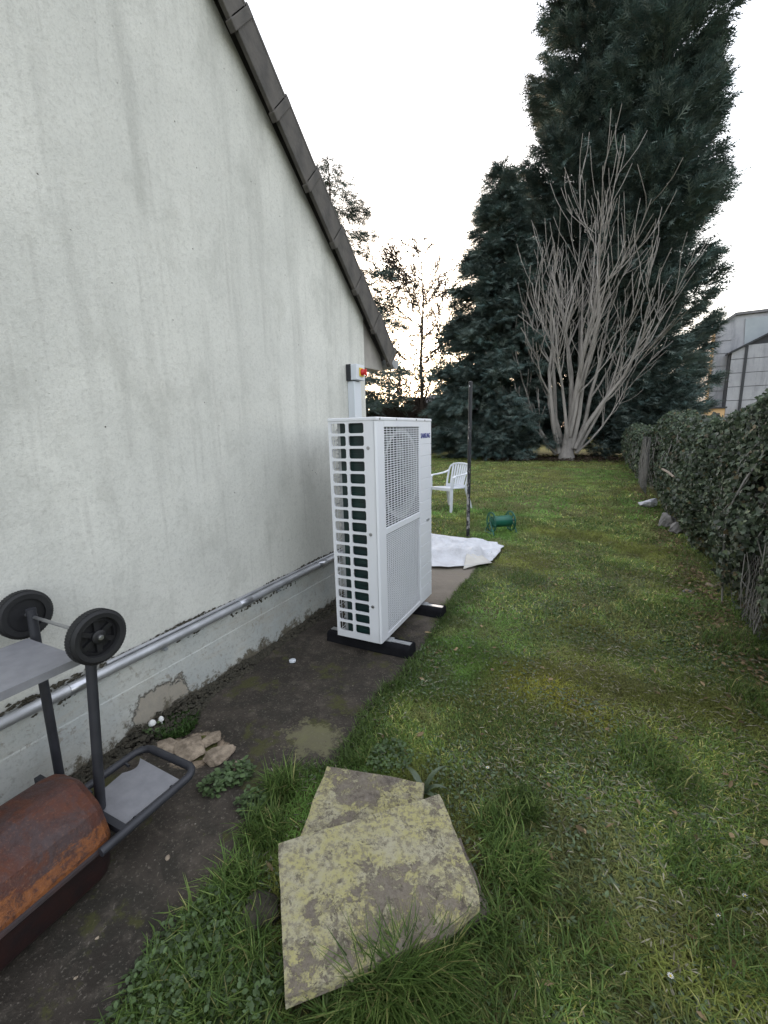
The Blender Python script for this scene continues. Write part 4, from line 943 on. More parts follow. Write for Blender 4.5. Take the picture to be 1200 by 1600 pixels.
# ------------------------------------------------------------------ ivy hedge
HXF, HXB = 1.02, 1.75
def hedge(name, ya, yb, hfun, label, nleaf, lsz, seed, front=HXF, tints=None, gaps=()):
    rg = np.random.default_rng(seed); t = empty(name, ((front+HXB)/2, (ya+yb)/2, 0), label, 'hedge', group='ivy hedge along the boundary'); b1 = np.array(t.location)
    def surf(y, s_, inset=0.):                            # s 0..1: front foot -> top -> back foot
        h = hfun(y)*(1+.10*(fbm(y*2.1, s_*3, seed)-.5)); bulge = (fbm(y*1.7, s_*4, seed+5)-.5)*.48+(fbm(y*5, s_*11, seed+9)-.5)*.22
        g = s_*math.pi; cx_ = (front+HXB)/2; hw = (HXB-front)/2
        ex = .55; c_ = np.cos(g); s2 = np.sin(g)
        xx = cx_-np.sign(c_)*np.abs(c_)**ex*(hw-inset)+(-np.sign(c_))*bulge*np.abs(c_)**.5*.8
        zz = np.abs(s2)**ex*(h-inset)+bulge*s2*.5
        xx = xx+np.clip(1-zz/.45, 0, 1)*.16*(c_ > 0)
        return np.stack([xx, y, np.maximum(zz, 0)], -1)
    ny_, ns = max(8, int((yb-ya)/.12)), 22; yy_, ss = np.meshgrid(np.linspace(ya+.06, yb-.06, ny_), np.linspace(0, 1, ns), indexing='ij')
    Vh = surf(yy_, ss, .13).reshape(-1, 3)-b1; a, b = np.meshgrid(np.arange(ny_-1), np.arange(ns-1), indexing='ij'); q = (a*ns+b).ravel()
    core = npmesh('light_block_core', Vh, np.stack([q, q+1, q+ns+1, q+ns], 1), m['hedge_core'], t, smooth=True)  # dark twig-mass core, added inside the leaves to block light
    for e in (0, (ny_-1)*ns):
        pass
    n = nleaf; y = rg.uniform(ya, yb, n); s_ = rg.random(n)**1.0*.72
    p0 = surf(y, s_); p1 = surf(y, np.minimum(s_+.01, 1)); p2 = surf(y+.01, s_)
    nr_ = unit(np.cross(p2-p0, p1-p0)); cen = np.stack([np.full(n, (front+HXB)/2), y, np.full(n, .6)], -1); fl = np.sum(nr_*(p0-cen), 1) < 0; nr_[fl] *= -1
    dep = rg.random(n)**1.6*.17-.035; P = p0-nr_*dep[:, None]+rg.normal(0, .012, (n, 3))
    P[:, 2] = np.maximum(P[:, 2], .02)
    keep = np.ones(n, bool)
    for (g0, g1, gz0, gz1) in gaps: keep &= ~((y > g0) & (y < g1) & (p0[:, 2] > gz0) & (p0[:, 2] < gz1) & (rg.random(n) < .92))
    pat = fbm(y*1.3, p0[:, 2]*2, seed+3); keep &= rg.random(n) < np.clip(pat*3.6-.75, .12, 1)
    P, nr_, y, dep, p0 = P[keep], nr_[keep], y[keep], dep[keep], p0[keep]; n = len(P)
    Nd = nr_+rg.normal(0, .45, (n, 3))+np.array([0, 0, .35]); Yd = np.array([0, 0, -1.])+rg.normal(0, .6, (n, 3))
    X, Y, Z = frames(Yd, Nd); S = np.repeat((lsz*rg.uniform(.5, 1.35, n))[:, None], 3, 1)
    T = np.array([(0, -.45, 0), (-.34, -.5, .06), (-.55, -.05, .10), (-.2, .1, .03), (0, .62, -.10), (.2, .1, .03), (.55, -.05, .10), (.34, -.5, .06)])
    TF = np.array([(0, 1, 3), (1, 2, 3), (0, 3, 4), (0, 4, 5), (0, 5, 7), (7, 5, 6)])
    V, Fc = scatter(T, TF, P-b1, X, Y, Z, S)
    g = rg.uniform(.5, 1.35, n); kind = rg.random(n); c0 = np.array([.066, .090, .056]); TT = g[:, None]*c0
    TT[kind > .86] = g[kind > .86, None]*np.array([.12, .15, .085]); TT[kind > .955] = g[kind > .955, None]*np.array([.11, .085, .045])
    TT[(kind < .10)] = g[kind < .10, None]*np.array([.10, .11, .095])
    tag(npmesh('leaves', V, Fc, m['ivy_leaf'], t, np.repeat(TT, len(T), 0)), kind='stuff')
    mb = MB()
    for k in range(int((yb-ya)*5)):
        yv = rg.uniform(ya, yb); sv = rg.uniform(0, .1); pts = [surf(np.array([yv+rg.normal(0, .06)]), np.array([sv_]))[0]-b1+rg.normal(0, .018, 3)+np.array([-.012, 0, 0]) for sv_ in np.linspace(.0, rg.uniform(.15, .5), 6)]
        mb.tube(pts, [rg.uniform(.003, .008)]*6, 4, False)
    tag(mb.build('vine_stems', m['twig_grey'], t, False, fixn=False), kind='stuff')
    return t
hedge('ivy_hedge', 1.2, 6.3, lambda y: 1.43+.13*np.exp(-((y-4.2)/.9)**2)-.10*np.exp(-((y-6.2)/.35)**2), 'nearest ivy-covered hedge mass at the right edge of the lawn', 74000, .040, 51, gaps=((3.4, 3.8, .02, .5),))
hedge('ivy_hedge', 6.35, 11.6, lambda y: 1.42+.16*np.exp(-((y-10.4)/.8)**2)+.05*np.sin(y*2.6), 'middle ivy hedge mass behind the pale stone', 48000, .048, 52, front=1.10, gaps=((9.6, 11.4, .1, 1.2),))
hedge('ivy_hedge', 11.9, 20.5, lambda y: 1.28+.06*np.sin(y*1.1), 'farthest ivy hedge stretch running up to the cypress', 26000, .07, 53, front=1.0)
def netting(ya, yb, za, zb_, xx, label):
    t = empty('wire_netting', (xx, (ya+yb)/2, 0), label, 'netting', group='bits of fence netting showing through the ivy'); mb = MB(); st = .055
    rg = np.random.default_rng(int(ya*10)); H = zb_-za
    c = ya-H
    while c < yb:
        for sg in (1, -1):
            u0, u1 = max(ya, c), min(yb, c+H)
            if u1-u0 > .05:
                z_0, z_1 = za+(u0-c), za+(u1-c)
                if sg < 0: z_0, z_1 = za+zb_-z_0, za+zb_-z_1
                mb.tube([(0, u0-(ya+yb)/2, z_0), (.004, u1-(ya+yb)/2, z_1)], .0022, 3, False)
        c += st
    tag(mb.build('mesh_wire', m['wire'], t, fixn=False), kind='stuff')
    mb = MB()
    for k in range(int((yb-ya)*45)):
        yv = rg.uniform(ya, yb)-(ya+yb)/2; z_ = rg.uniform(za, za+.3*H); hh = rg.uniform(.3, .95)*H
        mb.tube([(rg.uniform(-.05, .02), yv, z_), (rg.uniform(-.06, .02), yv+rg.normal(0, .03), z_+hh*.5), (rg.uniform(-.05, .02), yv+rg.normal(0, .05), min(z_+hh, zb_))], rg.uniform(.0018, .004), 4, False)
    tag(mb.build('dead_stems', m['twig_grey'], t, fixn=False), kind='stuff')
netting(3.38, 3.82, .05, .55, 1.03, 'patch of netting and dead vine stems low in the nearest hedge')
netting(9.7, 11.2, .1, 1.2, .93, 'grey patch of netting and dead stems in the middle hedge')
st_ = PX(1035, 733, .92); st2 = PX(1053, 745, .92)
o = MB().tube([tuple(st_-st_), tuple((st2-st_)*.5+np.array([0, 0, .01])), tuple(st2-st_)], [.016, .017, .014], 7).build('stick', m['stick_wood'], None, True); o.location = tuple(st_); tag(o, 'short pale stick caught slantwise in the hedge netting', 'stick')
p1, p2 = G(1112, 917, .03), G(1163, 902, .06)
o = MB().tube([(0, 0, 0), tuple((p2-p1)*.5), tuple(p2-p1)], [.006, .006, .004], 6).build('stick', m['stick_wood'], None, True); o.location = tuple(p1); tag(o, 'thin straight stick lying from the hedge foot onto the lawn', 'stick')

# ------------------------------------------------------------------ buildings beyond
hall = empty('industrial_hall', (14, 50, 0), 'tall weathered grey hall beyond the hedge with a blue-grey top', 'building'); b0 = hall.location
def HH(x, y, z): return loc(b0, (x, y, z))
MB().prism([(8.15, -.1), (8.15, 8.85), (9.35, 9.75), (24, 9.9), (24, -.1)], 45.2, 62, lambda a, b, z: HH(a, z, b)).build('wall', m['weathered_cladding'], hall)
MB().prism([(10.2, 6.2), (10.0, 9.45), (24, 9.8), (24, 6.2)], 45.12, 45.19, lambda a, b, z: HH(a, z, b)).build('upper_sheeting', m['sheet_blue'], hall)
MB().prism([(7.95, 8.78), (7.95, 8.98), (9.32, 9.98), (24.2, 10.13), (24.2, 9.93), (9.38, 9.78)], 45.0, 62.2, lambda a, b, z: HH(a, z, b)).build('roof', m['house_roof'], hall)
MB().tube([HH(8.05, 45.05, 0), HH(8.05, 45.05, 8.7)], .11, 8).build('downpipe', m['sunset_tint'], hall)  # orange sunlight painted onto the pipe
for a in range(9):
    zz = .1+a*.98; MB().box(HH(8.2, 45.10, zz), HH(9.28, 45.18, min(zz+.93, 8.75))).build('panel', m['weathered_cladding'], hall)
annx = empty('lean_to', (14, 44, 0), 'lower clad lean-to in front of the grey hall with dark seams', 'building'); b0 = annx.location
def top(x): return 6.85+(x-9.1)*.53
xsn = [9.1, 10.05, 11.9, 13.7, 15.5, 17.3, 19.1]
MB().prism([(9.1, -.1), (9.1, top(9.1)-.05), (19.1, top(19.1)-.05), (19.1, -.1)], 44.1, 44.95, lambda a, b, z: HH2(a, z, b) if False else loc(b0, (a, z, b))).build('wall', m['dark_trim'], annx)
for a in range(len(xsn)-1):
    z_ = 0.
    while z_ < top(xsn[a+1]):
        xl, xr = xsn[a]+.07, xsn[a+1]-.07; zt = z_+1.05
        pl = [(xl, z_+.02), (xr, z_+.02), (xr, min(zt-.02, top(xr)-.1)), (xl, min(zt-.02, top(xl)-.1))]
        if pl[3][1] > pl[0][1]+.05 and pl[2][1] > pl[1][1]+.05:
            MB().prism(pl, 43.97+.03*random.random(), 44.09, lambda a_, b_, z: loc(b0, (a_, z, b_))).build('panel', m['weathered_cladding'], annx)
        z_ += 1.05
for xx in xsn[1:]: MB().box(loc(b0, (xx-.09, 43.9, 0)), loc(b0, (xx+.09, 44.09, top(xx)-.1))).build('seam_post', m['dark_trim'], annx)
MB().prism([(8.95, top(8.95)-.06), (8.95, top(8.95)+.08), (19.3, top(19.3)+.08), (19.3, top(19.3)-.06)], 43.8, 44.97, lambda a, b, z: loc(b0, (a, z, b))).build('roof_edge', m['dark_trim'], annx)
sm = empty('small_building', (7.6, 44, 0), 'small building tinted with painted sunset light at the foot of the grey hall', 'building'); b0 = sm.location
MB().box(loc(b0, (7.2, 43.3, -.1)), loc(b0, (9.0, 45.0, 2.55))).build('wall', m['sunset_tint'], sm)
MB().box(loc(b0, (7.05, 43.15, 2.55)), loc(b0, (9.1, 45.0, 2.68))).build('roof', m['dark_trim'], sm)
wn = MB().box(loc(b0, (8.2, 43.26, 1.2)), loc(b0, (8.7, 43.31, 2.2))).build('window', m['window_glass'], sm)
MB().box(loc(b0, (8.43, 43.24, 1.2)), loc(b0, (8.47, 43.27, 2.2))).build('glazing_bar', m['dark_trim'], wn)
ws = empty('white_shed', (9.3, 34, 0), 'low white shed showing over a dip in the hedge', 'shed'); b0 = ws.location
MB().box((-2.4, -1, -.1), (1.2, 1, 1.5)).build('wall', m['white_plastic'], ws); MB().prism([(-2.5, 1.5), (1.3, 1.5), (1.3, 1.6), (-2.5, 1.75)], -1.1, 1.1, lambda a, b, z: (a, z, b)).build('roof', m['house_roof'], ws)
nh = empty('neighbour_house', (-17, 56, 0), 'distant grey house with a hipped roof beyond the lawn', 'house')
MB().box((-7, -4, -.1), (5, 4, 2.9)).build('wall', m['house_wall'], nh)
MB().add([(-7.6,-4.6,2.85),(5.6,-4.6,2.85),(5.6,4.6,2.85),(-7.6,4.6,2.85),(-3.2,0,6.0),(1.4,0,6.0)], [(0,1,5,4),(1,2,5),(2,3,4,5),(3,0,4),(3,2,1,0)]).build('roof', m['house_roof'], nh)
for xx in (-5.5, -2.4, 1., 3.6):
    f_ = MB().box((xx-.55, -4.06, .95), (xx+.55, -4.005, 2.2)).build('window', m['white_plastic'], nh); MB().box((xx-.47, -4.08, 1.03), (xx+.47, -4.062, 2.12)).build('pane', m['window_glass'], f_)
fe = empty('plank_fence', (-14, 48.5, 0), 'weathered grey plank fence in front of the distant house', 'fence')
pk = MB().box((-.10, -.012, 0), (.10, .012, 1.75)).build('plank', m['fence_wood'], fe)
pk.location = (-8, 0, 0)
for a in range(1, 62):
    c = pk.copy(); col.objects.link(c); c.parent = fe; c.location = (-8+a*.225, random.uniform(-.01, .01), random.uniform(-.04, .06))
for a in range(8): MB().box((-8+a*1.9, .015, 0), (-7.9+a*1.9, .11, 1.6)).build('post', m['fence_wood'], fe)
fp = None
gf = [G(701, 707), G(684, 707.5)]
for a, (pxx, lb) in enumerate(((701, 'thin dark fence post standing right of the heat pump, far lawn edge'), (752, 'thin dark fence post half hidden below the open-boughed conifer'))):
    p = G(pxx, 708.5); f_ = empty('fence_post', (p[0], p[1], 0), lb, 'post', group='posts at the far lawn edge'); MB().tube([(0, 0, -.1), (.01, 0, 1.55)], .035, 7).build('shaft', m['brown_bark'], f_); MB().lathe([(.04, 0), (.04, .03), (0, .05)], 7, Matrix.Translation((.01, 0, 1.54))).build('cap', m['brown_bark'], f_)
# far wooded horizon
rg = np.random.default_rng(77)
def wood(name, pts, label, hmin, hmax, nper, seed, colr):
    rg = np.random.default_rng(seed); P = []; 
    for (x_, y_, r_, h_) in pts:
        n = nper; a = rg.random(n)*6.283; u = rg.random(n); rr = r_*np.sqrt(rg.random(n))*np.sqrt(np.clip(1-(u-.35)**2*1.6, .1, 1)); P.append(np.stack([x_+rr*np.cos(a), y_+rr*np.sin(a), h_*u], 1))
    P = np.concatenate(P); n = len(P); D = rg.normal(0, 1, (n, 3)); N = rg.normal(0, 1, (n, 3)); X, Y, Z = frames(D, N); S = np.repeat(rg.uniform(.35, .9, n)[:, None], 3, 1)
    T = np.array([(-.4, 0, 0), (.4, 0, 0), (.25, .8, .1), (-.25, .8, -.1)]); V, Fc = scatter(T, np.array([(0, 1, 2, 3)]), P, X, Y, Z, S)
    g = rg.uniform(.6, 1.3, n)[:, None]; tag(npmesh(name, V, Fc, m['conifer_leaf'], None, np.repeat(g*np.array(colr), 4, 0)), label, 'wood', kind='stuff')
wood('far_wood', [(rg.uniform(-75, -8), rg.uniform(66, 84), rg.uniform(2.5, 4.5), rg.uniform(4, 7.5)) for k in range(60)], 'far band of brown winter trees on the horizon', 4, 8, 420, 78, (.060, .048, .038))

# ------------------------------------------------------------------ grass
LT = [('mid', (.085, .118, .042)), ('dark', (.055, .085, .034)), ('yel', (.15, .15, .05)), ('dry', (.26, .23, .14)), ('blue', (.09, .125, .075))]
def blades(name, x, y, h, wd, seed, lean, tcol, label, zoff=0., dirb=None, curl=1.):
    rg = np.random.default_rng(seed); n = len(x)
    az = rg.random(n)*6.283
    if dirb is not None: az = np.where(rg.random(n) < dirb[1], dirb[0]+rg.normal(0, .7, n), az)
    d = np.stack([np.cos(az), np.sin(az), np.zeros(n)], 1); sd_ = np.stack([-np.sin(az), np.cos(az), np.zeros(n)], 1)
    z = gh(x, y)+zoff; P = np.stack([x, y, z-.004], 1); ln = lean*rg.uniform(.5, 1.5, n)
    a1 = ln*.55; a2 = np.minimum(ln*1.35*curl, 2.1); h1 = h*.5; h2 = h*.5
    M1 = P+d*(np.sin(a1)*h1)[:, None]; M1[:, 2] += np.cos(a1)*h1
    M2 = M1+d*(np.sin(a2)*h2)[:, None]; M2[:, 2] += np.cos(a2)*h2
    M2[:, 2] = np.maximum(M2[:, 2], z+.004)
    w2 = sd_*(wd/2)[:, None]
    V = np.stack([P-w2*.8, P+w2*.8, M1-w2, M1+w2, M2], 1).reshape(-1, 3); k = np.arange(n)*5
    Fc = np.concatenate([np.stack([k, k+1, k+3], 1), np.stack([k, k+3, k+2], 1), np.stack([k+2, k+3, k+4], 1)])
    o = npmesh(name, V, Fc, m['grass_blade'], None, np.repeat(tcol, 5, 0), True)
    return tag(o, label, 'grass', kind='stuff')
def tone(x, y, rg, base=None):
    n = len(x); a = fbm(x*1.6, y*1.6, 41); b = fbm(x*.8+3, y*.8, 45); pk_ = rg.random(n); C = np.array([c for _, c in LT])
    idx = np.where(pk_ < .42, 0, np.where(pk_ < .66, 1, np.where(pk_ < .80, 4, np.where(pk_ < .91, 2, 3))))
    c = C[idx]*np.array([1.38, 1.32, 1.2])*rg.uniform(.55, 1.5, n)[:, None]
    ye = np.clip((a-.52)*5, 0, .85)[:, None]; c = c*(1-ye)+ye*np.array([.155, .155, .05])*rg.uniform(.6, 1.3, n)[:, None]
    # yellow moss band right of the unit
    mo = np.exp(-(((x+.35)/.42)**2+((y-2.42-.0*(x+.35))/.22)**2))*np.clip(fbm(x*7, y*7, 61)*2.6-.7, 0, 1); mo = np.maximum(mo, np.exp(-(((y-2.42+.42*(x+.35))/.16)**2+((x+.12)/.42)**2))*np.clip(fbm(x*9, y*9, 63)*3.2-.8, 0, 1))[:, None]
    c = c*(1-mo*.85)+mo*.85*np.array([.30, .265, .045])*rg.uniform(.6, 1.3, n)[:, None]
    gr = np.clip((b-.52)*6, 0, .85)[:, None]; c = c*(1-gr)+gr*np.array([.095, .165, .05])*rg.uniform(.6, 1.4, n)[:, None]
    dd = np.clip((fbm(x*2.7+7, y*2.7, 47)-.58)*5, 0, .6)[:, None]; c = c*(1-dd)+dd*np.array([.15, .14, .075])*rg.uniform(.5, 1.4, n)[:, None]
    bb = np.clip((fbm(x*4.3, y*4.3+2, 49)-.5)*2.2, -.22, .45)[:, None]
    return c*(1.06+bb)
CLOTH = out_
def lawnmask(x, y, margin=0.):
    k = (x > EDGE(y)+margin) | (y > 5.0)
    k &= ~((x < -1.85) & (y < 4.6))
    for P in SLABS: k &= ~inpoly(P, x, y)
    k &= ~inpoly(CLOTH, x, y)
    k &= ~((x > 1.12) & (y < 21))
    return k
rg = np.random.default_rng(100)
def sample(n, xa, xb, ya, yb, D):
    x = rg.uniform(xa, xb, n); y = rg.uniform(ya, yb, n); k = rg.random(n) < D(x, y); return x[k], y[k]
# near lawn, dense
x, y = sample(330000, -1.3, 1.2, .25, 3.2, lambda x, y: np.clip(.35+1.3*(fbm(x*3, y*3, 33)-.25), .12, 1)); k = lawnmask(x, y); x, y = x[k], y[k]; n = len(x)
h = (.016+.030*fbm(x*2.2, y*2.2, 35))*rg.uniform(.5, 1.5, n)*(1+.5*np.clip(1.6-y, 0, 1)); blades('grass', x, y, h, rg.uniform(.0022, .0042, n), 1, np.full(n, 1.2), tone(x, y, rg), 'short patchy lawn grass in the foreground', dirb=(-.6, .35))
x, y = sample(250000, -1.9, 1.2, 3.2, 7.5, lambda x, y: np.clip(.35+1.3*(fbm(x*3, y*3, 33)-.25), .15, 1)*np.clip(4.2/y, 0, 1)); k = lawnmask(x, y); x, y = x[k], y[k]; n = len(x)
h = (.022+.034*fbm(x*2.2, y*2.2, 35))*rg.uniform(.5, 1.5, n); blades('grass', x, y, h, rg.uniform(.004, .008, n), 2, np.full(n, 1.15), tone(x, y, rg), 'mown lawn grass along the hedge in the middle distance')
x, y = sample(260000, -9, 1.2, 5.6, 24, lambda x, y: np.clip(.4+1.2*(fbm(x*2, y*2, 33)-.25), .15, 1)*np.clip(9/y, 0, 1)); k = lawnmask(x, y); k &= (x > -1.5-.42*y*1.05) ; x, y = x[k], y[k]; n = len(x)
h = (.03+.04*fbm(x*1.2, y*1.2, 35))*rg.uniform(.5, 1.5, n); blades('grass', x, y, h, rg.uniform(.010, .022, n), 3, np.full(n, 1.1), tone(x, y, rg), 'far lawn grass reaching the conifers')
# longer tufts
def tuft(cx_, cy_, r_, n, hh, seed, label_, dark=1., lean=.8):
    a = rg.random(n)*6.283; q = r_*np.sqrt(rg.random(n)); return cx_+q*np.cos(a), cy_+q*np.sin(a), hh*rg.uniform(.45, 1.2, n)
TX, TY, TH, TC = [], [], [], []
tspots = [(600, 1530, .10, 2800, .21, .75), (665, 1500, .09, 1900, .17, .75), (545, 1575, .09, 1300, .13, .75), (640, 1570, .12, 1500, .14, .75), (800, 1360, .10, 700, .13, .9), (770, 1290, .07, 350, .10, .9), (815, 1260, .08, 600, .10, .7), (1010, 1180, .13, 500, .10, .95), (440, 1235, .06, 420, .15, .85), (415, 1300, .07, 420, .13, .85), (370, 1390, .08, 420, .13, .95), (330, 1430, .07, 350, .12, 1.), (600, 1160, .10, 800, .05, .95), (560, 1185, .05, 300, .06, .9), (820, 905, .18, 400, .09, .8), (1150, 1010, .2, 500, .14, .8), (1190, 1100, .15, 400, .12, .8), (1060, 1230, .1, 300, .10, .8), (900, 1480, .15, 400, .09, .8), (1100, 1350, .12, 300, .10, .9), (780, 1560, .12, 500, .10, .7), (430, 1590, .1, 500, .12, .75), (290, 1560, .12, 900, .1, .9), (300, 1490, .12, 900, .09, .95), (350, 1530, .12, 900, .10, .9), (240, 1590, .1, 500, .09, .9), (395, 1490, .05, 250, .12, .85), (1150, 1500, .12, 300, .10, .8), (760, 1450, .07, 450, .11, .7), (1120, 960, .2, 300, .1, .9), (1085, 880, .25, 300, .12, .9)]
for (a, b, r_, n, hh, dk) in tspots:
    p = G(a, b); x, y, h = tuft(p[0], p[1], r_, n, hh, 0, ''); TX.append(x); TY.append(y); TH.append(h)
    C = np.array([(.080, .120, .042), (.060, .098, .036), (.13, .165, .07), (.23, .21, .12)]); TC.append(C[rg.choice(4, n, p=[.45, .33, .17, .05])]*np.array([1.3, 1.25, 1.15])*rg.uniform(.5, 1.4, n)[:, None]*dk)
# fringe over the concrete edge
yv = rg.uniform(.2, 5.2, 9000); xv = EDGE(yv)+np.abs(rg.normal(0, .05, 9000))-.02; TX.append(xv); TY.append(yv); TH.append(.05*rg.uniform(.4, 1.5, 9000)*(.4+1.2*vn(yv*4, yv*0, 5))); TC.append(np.array([.078, .108, .042])*rg.uniform(.5, 1.4, 9000)[:, None])
x = np.concatenate(TX); y = np.concatenate(TY); h = np.concatenate(TH); c = np.concatenate(TC)
k = np.ones(len(x), bool)
for P in SLABS[:1]: k &= ~inpoly(P, x, y)
x, y, h, c = x[k], y[k], h[k], c[k]; n = len(x)
blades('long_grass', x, y, h, rg.uniform(.0024, .005, n), 5, np.full(n, .75), c, 'longer grass tufts around the slabs and concrete edge', dirb=(-.5, .3), curl=1.25)
# short moss-like grass patch by plinth
p = G(275, 1130, .02); n = 1400; x, y, h = tuft(p[0], p[1], .10, n, .05, 0, ''); k = (x > -1.90); x, y, h = x[k], y[k], h[k]; n = len(x)
blades('weed_patch', x, y, h, rg.uniform(.004, .008, n), 6, np.full(n, .8), np.array([.05, .085, .03])*rg.uniform(.5, 1.3, n)[:, None], 'dark green weed patch growing at the foot of the plinth', .01)
# small broad leaves (clover, daisies' rosettes) through the lawn
LT_T = np.array([(0, 0, 0), (-.30, .28, .05), (-.34, .62, .04), (0, 1., -.04), (.34, .62, .04), (.30, .28, .05), (0, .5, -.02)])
LT_F = np.array([(0, 6, 1), (1, 6, 2), (2, 6, 3), (3, 6, 4), (4, 6, 5), (5, 6, 0)])
def leaves(name, x, y, z, ln, wd, seed, tcol, label, upz=.5, mat_='ivy_leaf'):
    rg = np.random.default_rng(seed); n = len(x); az = rg.random(n)*6.283
    D = np.stack([np.cos(az), np.sin(az), rg.uniform(-.05, upz, n)], 1); N = rg.normal(0, .3, (n, 3))+np.array([0, 0, 1.]); X, Y, Z = frames(D, N)
    V, Fc = scatter(LT_T, LT_F, np.stack([x, y, z], 1), X, Y, Z, np.stack([wd, ln, ln], 1)); return tag(npmesh(name, V, Fc, m[mat_], None, np.repeat(tcol, 7, 0), True), label, 'weeds', kind='stuff')
x, y = sample(34000, -1.3, 1.2, .3, 4.5, lambda x, y: np.clip((fbm(x*2.6, y*2.6, 71)-.42)*4, .06, 1)); k = lawnmask(x, y); x, y = x[k], y[k]; n = len(x)
leaves('clover', x, y, gh(x, y)+rg.uniform(.004, .022, n), rg.uniform(.010, .024, n), rg.uniform(.008, .018, n), 8, np.array([(.09, .125, .06)])*rg.uniform(.5, 1.5, n)[:, None], 'small round-leaved weeds growing through the near lawn')
# leafy weeds at the left foreground and beside the rubble
WXs, WYs, WZ, WL = [], [], [], []
for (a, b, r_, n, hh, ls) in ((300, 1500, .15, 520, .06, .017), (260, 1570, .15, 480, .06, .017), (340, 1440, .09, 300, .06, .018), (370, 1210, .07, 260, .05, .022), (335, 1225, .06, 180, .05, .021), (395, 1255, .06, 180, .06, .020), (400, 1560, .09, 300, .06, .017), (610, 1180, .10, 260, .03, .018), (240, 1145, .06, 70, .05, .02)):
    p = G(a, b, .02); aa = rg.random(n)*6.283; q = r_*np.sqrt(rg.random(n)); WXs.append(p[0]+q*np.cos(aa)); WYs.append(p[1]+q*np.sin(aa)); WZ.append(.012+hh*rg.random(n)*(1-(q/r_)**2*.6)); WL.append(ls*rg.uniform(.5, 1.35, n))
x, y, z, ln = map(np.concatenate, (WXs, WYs, WZ, WL)); n = len(x)
leaves('leafy_weeds', x, y, z, ln, ln*rg.uniform(.7, 1.1, n), 9, np.array([(.075, .115, .045)])*rg.uniform(.5, 1.5, n)[:, None], 'broad-leaved weeds along the edge of the concrete')
# dead leaf litter under the hedge, straw bits
x = 1.0-np.abs(rg.normal(0, .16, 2600)); y = rg.uniform(2.2, 12, 2600); k = rg.random(2600) < np.clip(fbm(y*1.2, x*2, 81)*2-.5, .1, 1); x, y = x[k], y[k]; n = len(x)
leaves('leaf_litter', x, y, gh(x, y)+rg.uniform(.008, .03, n), rg.uniform(.02, .05, n), rg.uniform(.015, .035, n), 12, np.array([(.20, .145, .085)])*rg.uniform(.35, 1.5, n)[:, None], 'dead brown leaves lying along the hedge foot', .25, 'dry_leaf')
x, y = sample(16000, -1.25, 1.2, .3, 6, lambda x, y: np.clip((fbm(x*1.8, y*1.8, 91)-.4)*4, .05, 1)); k = lawnmask(x, y); x, y = x[k], y[k]; n = len(x)
leaves('straw_bits', x, y, gh(x, y)+rg.uniform(.008, .025, n), rg.uniform(.015, .045, n), rg.uniform(.003, .008, n), 13, np.array([(.30, .28, .20)])*rg.uniform(.5, 1.4, n)[:, None], 'pale bits of dry cut grass in the lawn', .3, 'dry_leaf')
x = rg.uniform(-4.6, 2.4, 3500); y = 20.6+rg.normal(0, .9, 3500); n = len(x)
leaves('conifer_litter', x, y, gh(x, y)+rg.uniform(.01, .12, n), rg.uniform(.06, .22, n), rg.uniform(.03, .08, n), 14, np.array([(.075, .055, .040)])*rg.uniform(.4, 1.4, n)[:, None], 'brown litter and cuttings under the conifers', .4, 'dry_leaf')
x, y = sample(900, -1.0, 1.1, .4, 9, lambda x, y: .25+.5*fbm(x*2, y*2, 93)); k = lawnmask(x, y); x, y = x[k], y[k]; n = len(x)
leaves('fallen_leaves', x, y, gh(x, y)+rg.uniform(.012, .03, n), rg.uniform(.02, .05, n), rg.uniform(.012, .03, n), 15, np.array([(.26, .19, .11)])*rg.uniform(.35, 1.4, n)[:, None], 'scattered brown fallen leaves across the lawn', .35, 'dry_leaf')
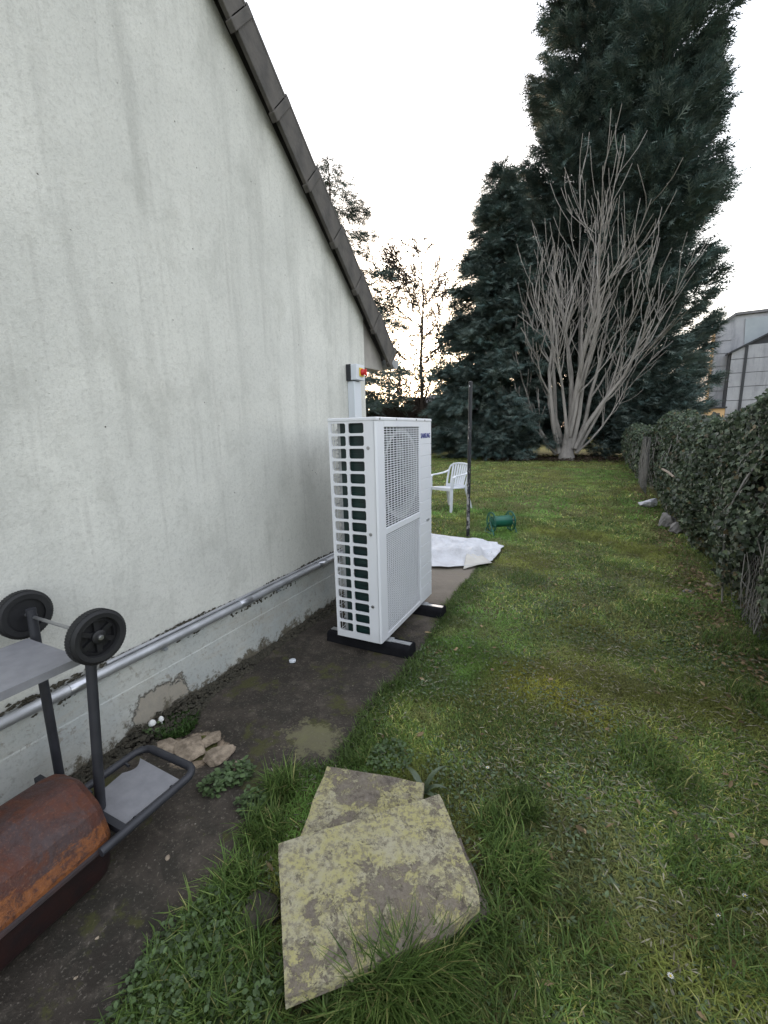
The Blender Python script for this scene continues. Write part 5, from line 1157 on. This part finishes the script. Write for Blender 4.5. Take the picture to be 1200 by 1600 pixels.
# daisies
for a, (pxx, pyy) in enumerate(((1068, 882), (1052, 893), (1035, 902), (1050, 902), (1041, 965), (1038, 952), (955, 918), (297, 1542), (762, 1198), (1048, 1522), (1123, 1426), (900, 790), (1165, 1395))):
    p = G(pxx, pyy, .03); d_ = empty('daisy', (p[0], p[1], float(gh(p[0], p[1]))), 'tiny white daisy flower dotted in the grass', 'daisy', group='daisies in the grass'); d_.scale = (.62, .62, .9)
    MB().tube([(0, 0, 0), (.002, 0, .03)], .0012, 4).build('stalk', m['mosscushion'], d_)
    mb = MB()
    for k in range(10):
        g = k*.628; mb.add([(0, 0, .030), (.010*math.cos(g-.2), .010*math.sin(g-.2), .033), (.013*math.cos(g), .013*math.sin(g), .034), (.010*math.cos(g+.2), .010*math.sin(g+.2), .033)], [(0, 1, 2, 3)])
    mb.build('petals', m['daisy_white'], d_, fixn=False); MB().lathe([(.004, .031), (.003, .035), (0, .036)], 8).build('eye', m['daisy_yellow'], d_)
# dock plant with upright leaves at the far corner of the slabs
p = G(662, 1232, .03); dk_ = empty('dock_plant', (p[0], p[1], .0), 'upright long-leaved weed at the far corner of the stone slabs', 'plant')
def longleaf(az, ln, wd_, el):
    mb = MB(); vs_ = []; N_ = 7
    for k in range(N_+1):
        u = k/N_; w_ = wd_*math.sin(min(1, u*1.05+.05)*math.pi)**.8*.5; e = el-.9*u*u; x_ = ln*u*math.cos(e); z_ = ln*u*math.sin(max(e, -.3))
        for s_ in (-1, 0, 1): vs_.append((math.cos(az)*x_-math.sin(az)*w_*s_, math.sin(az)*x_+math.cos(az)*w_*s_, z_+.004*abs(s_)))
    return mb.add(vs_, [(k*3+b, k*3+b+1, k*3+b+4, k*3+b+3) for k in range(N_) for b in range(2)])
simple('dock_leaf', (.075, .10, .055), (.055, .08, .04), 30, .5)
for az, ln, wd_, el in ((2.6, .15, .026, .95), (1.0, .16, .022, 1.25), (-.4, .09, .02, .9), (3.9, .07, .018, .7), (.4, .11, .02, 1.0)):
    longleaf(az, ln, wd_, el).build('leaf', MATS['dock_leaf'], dk_, True)
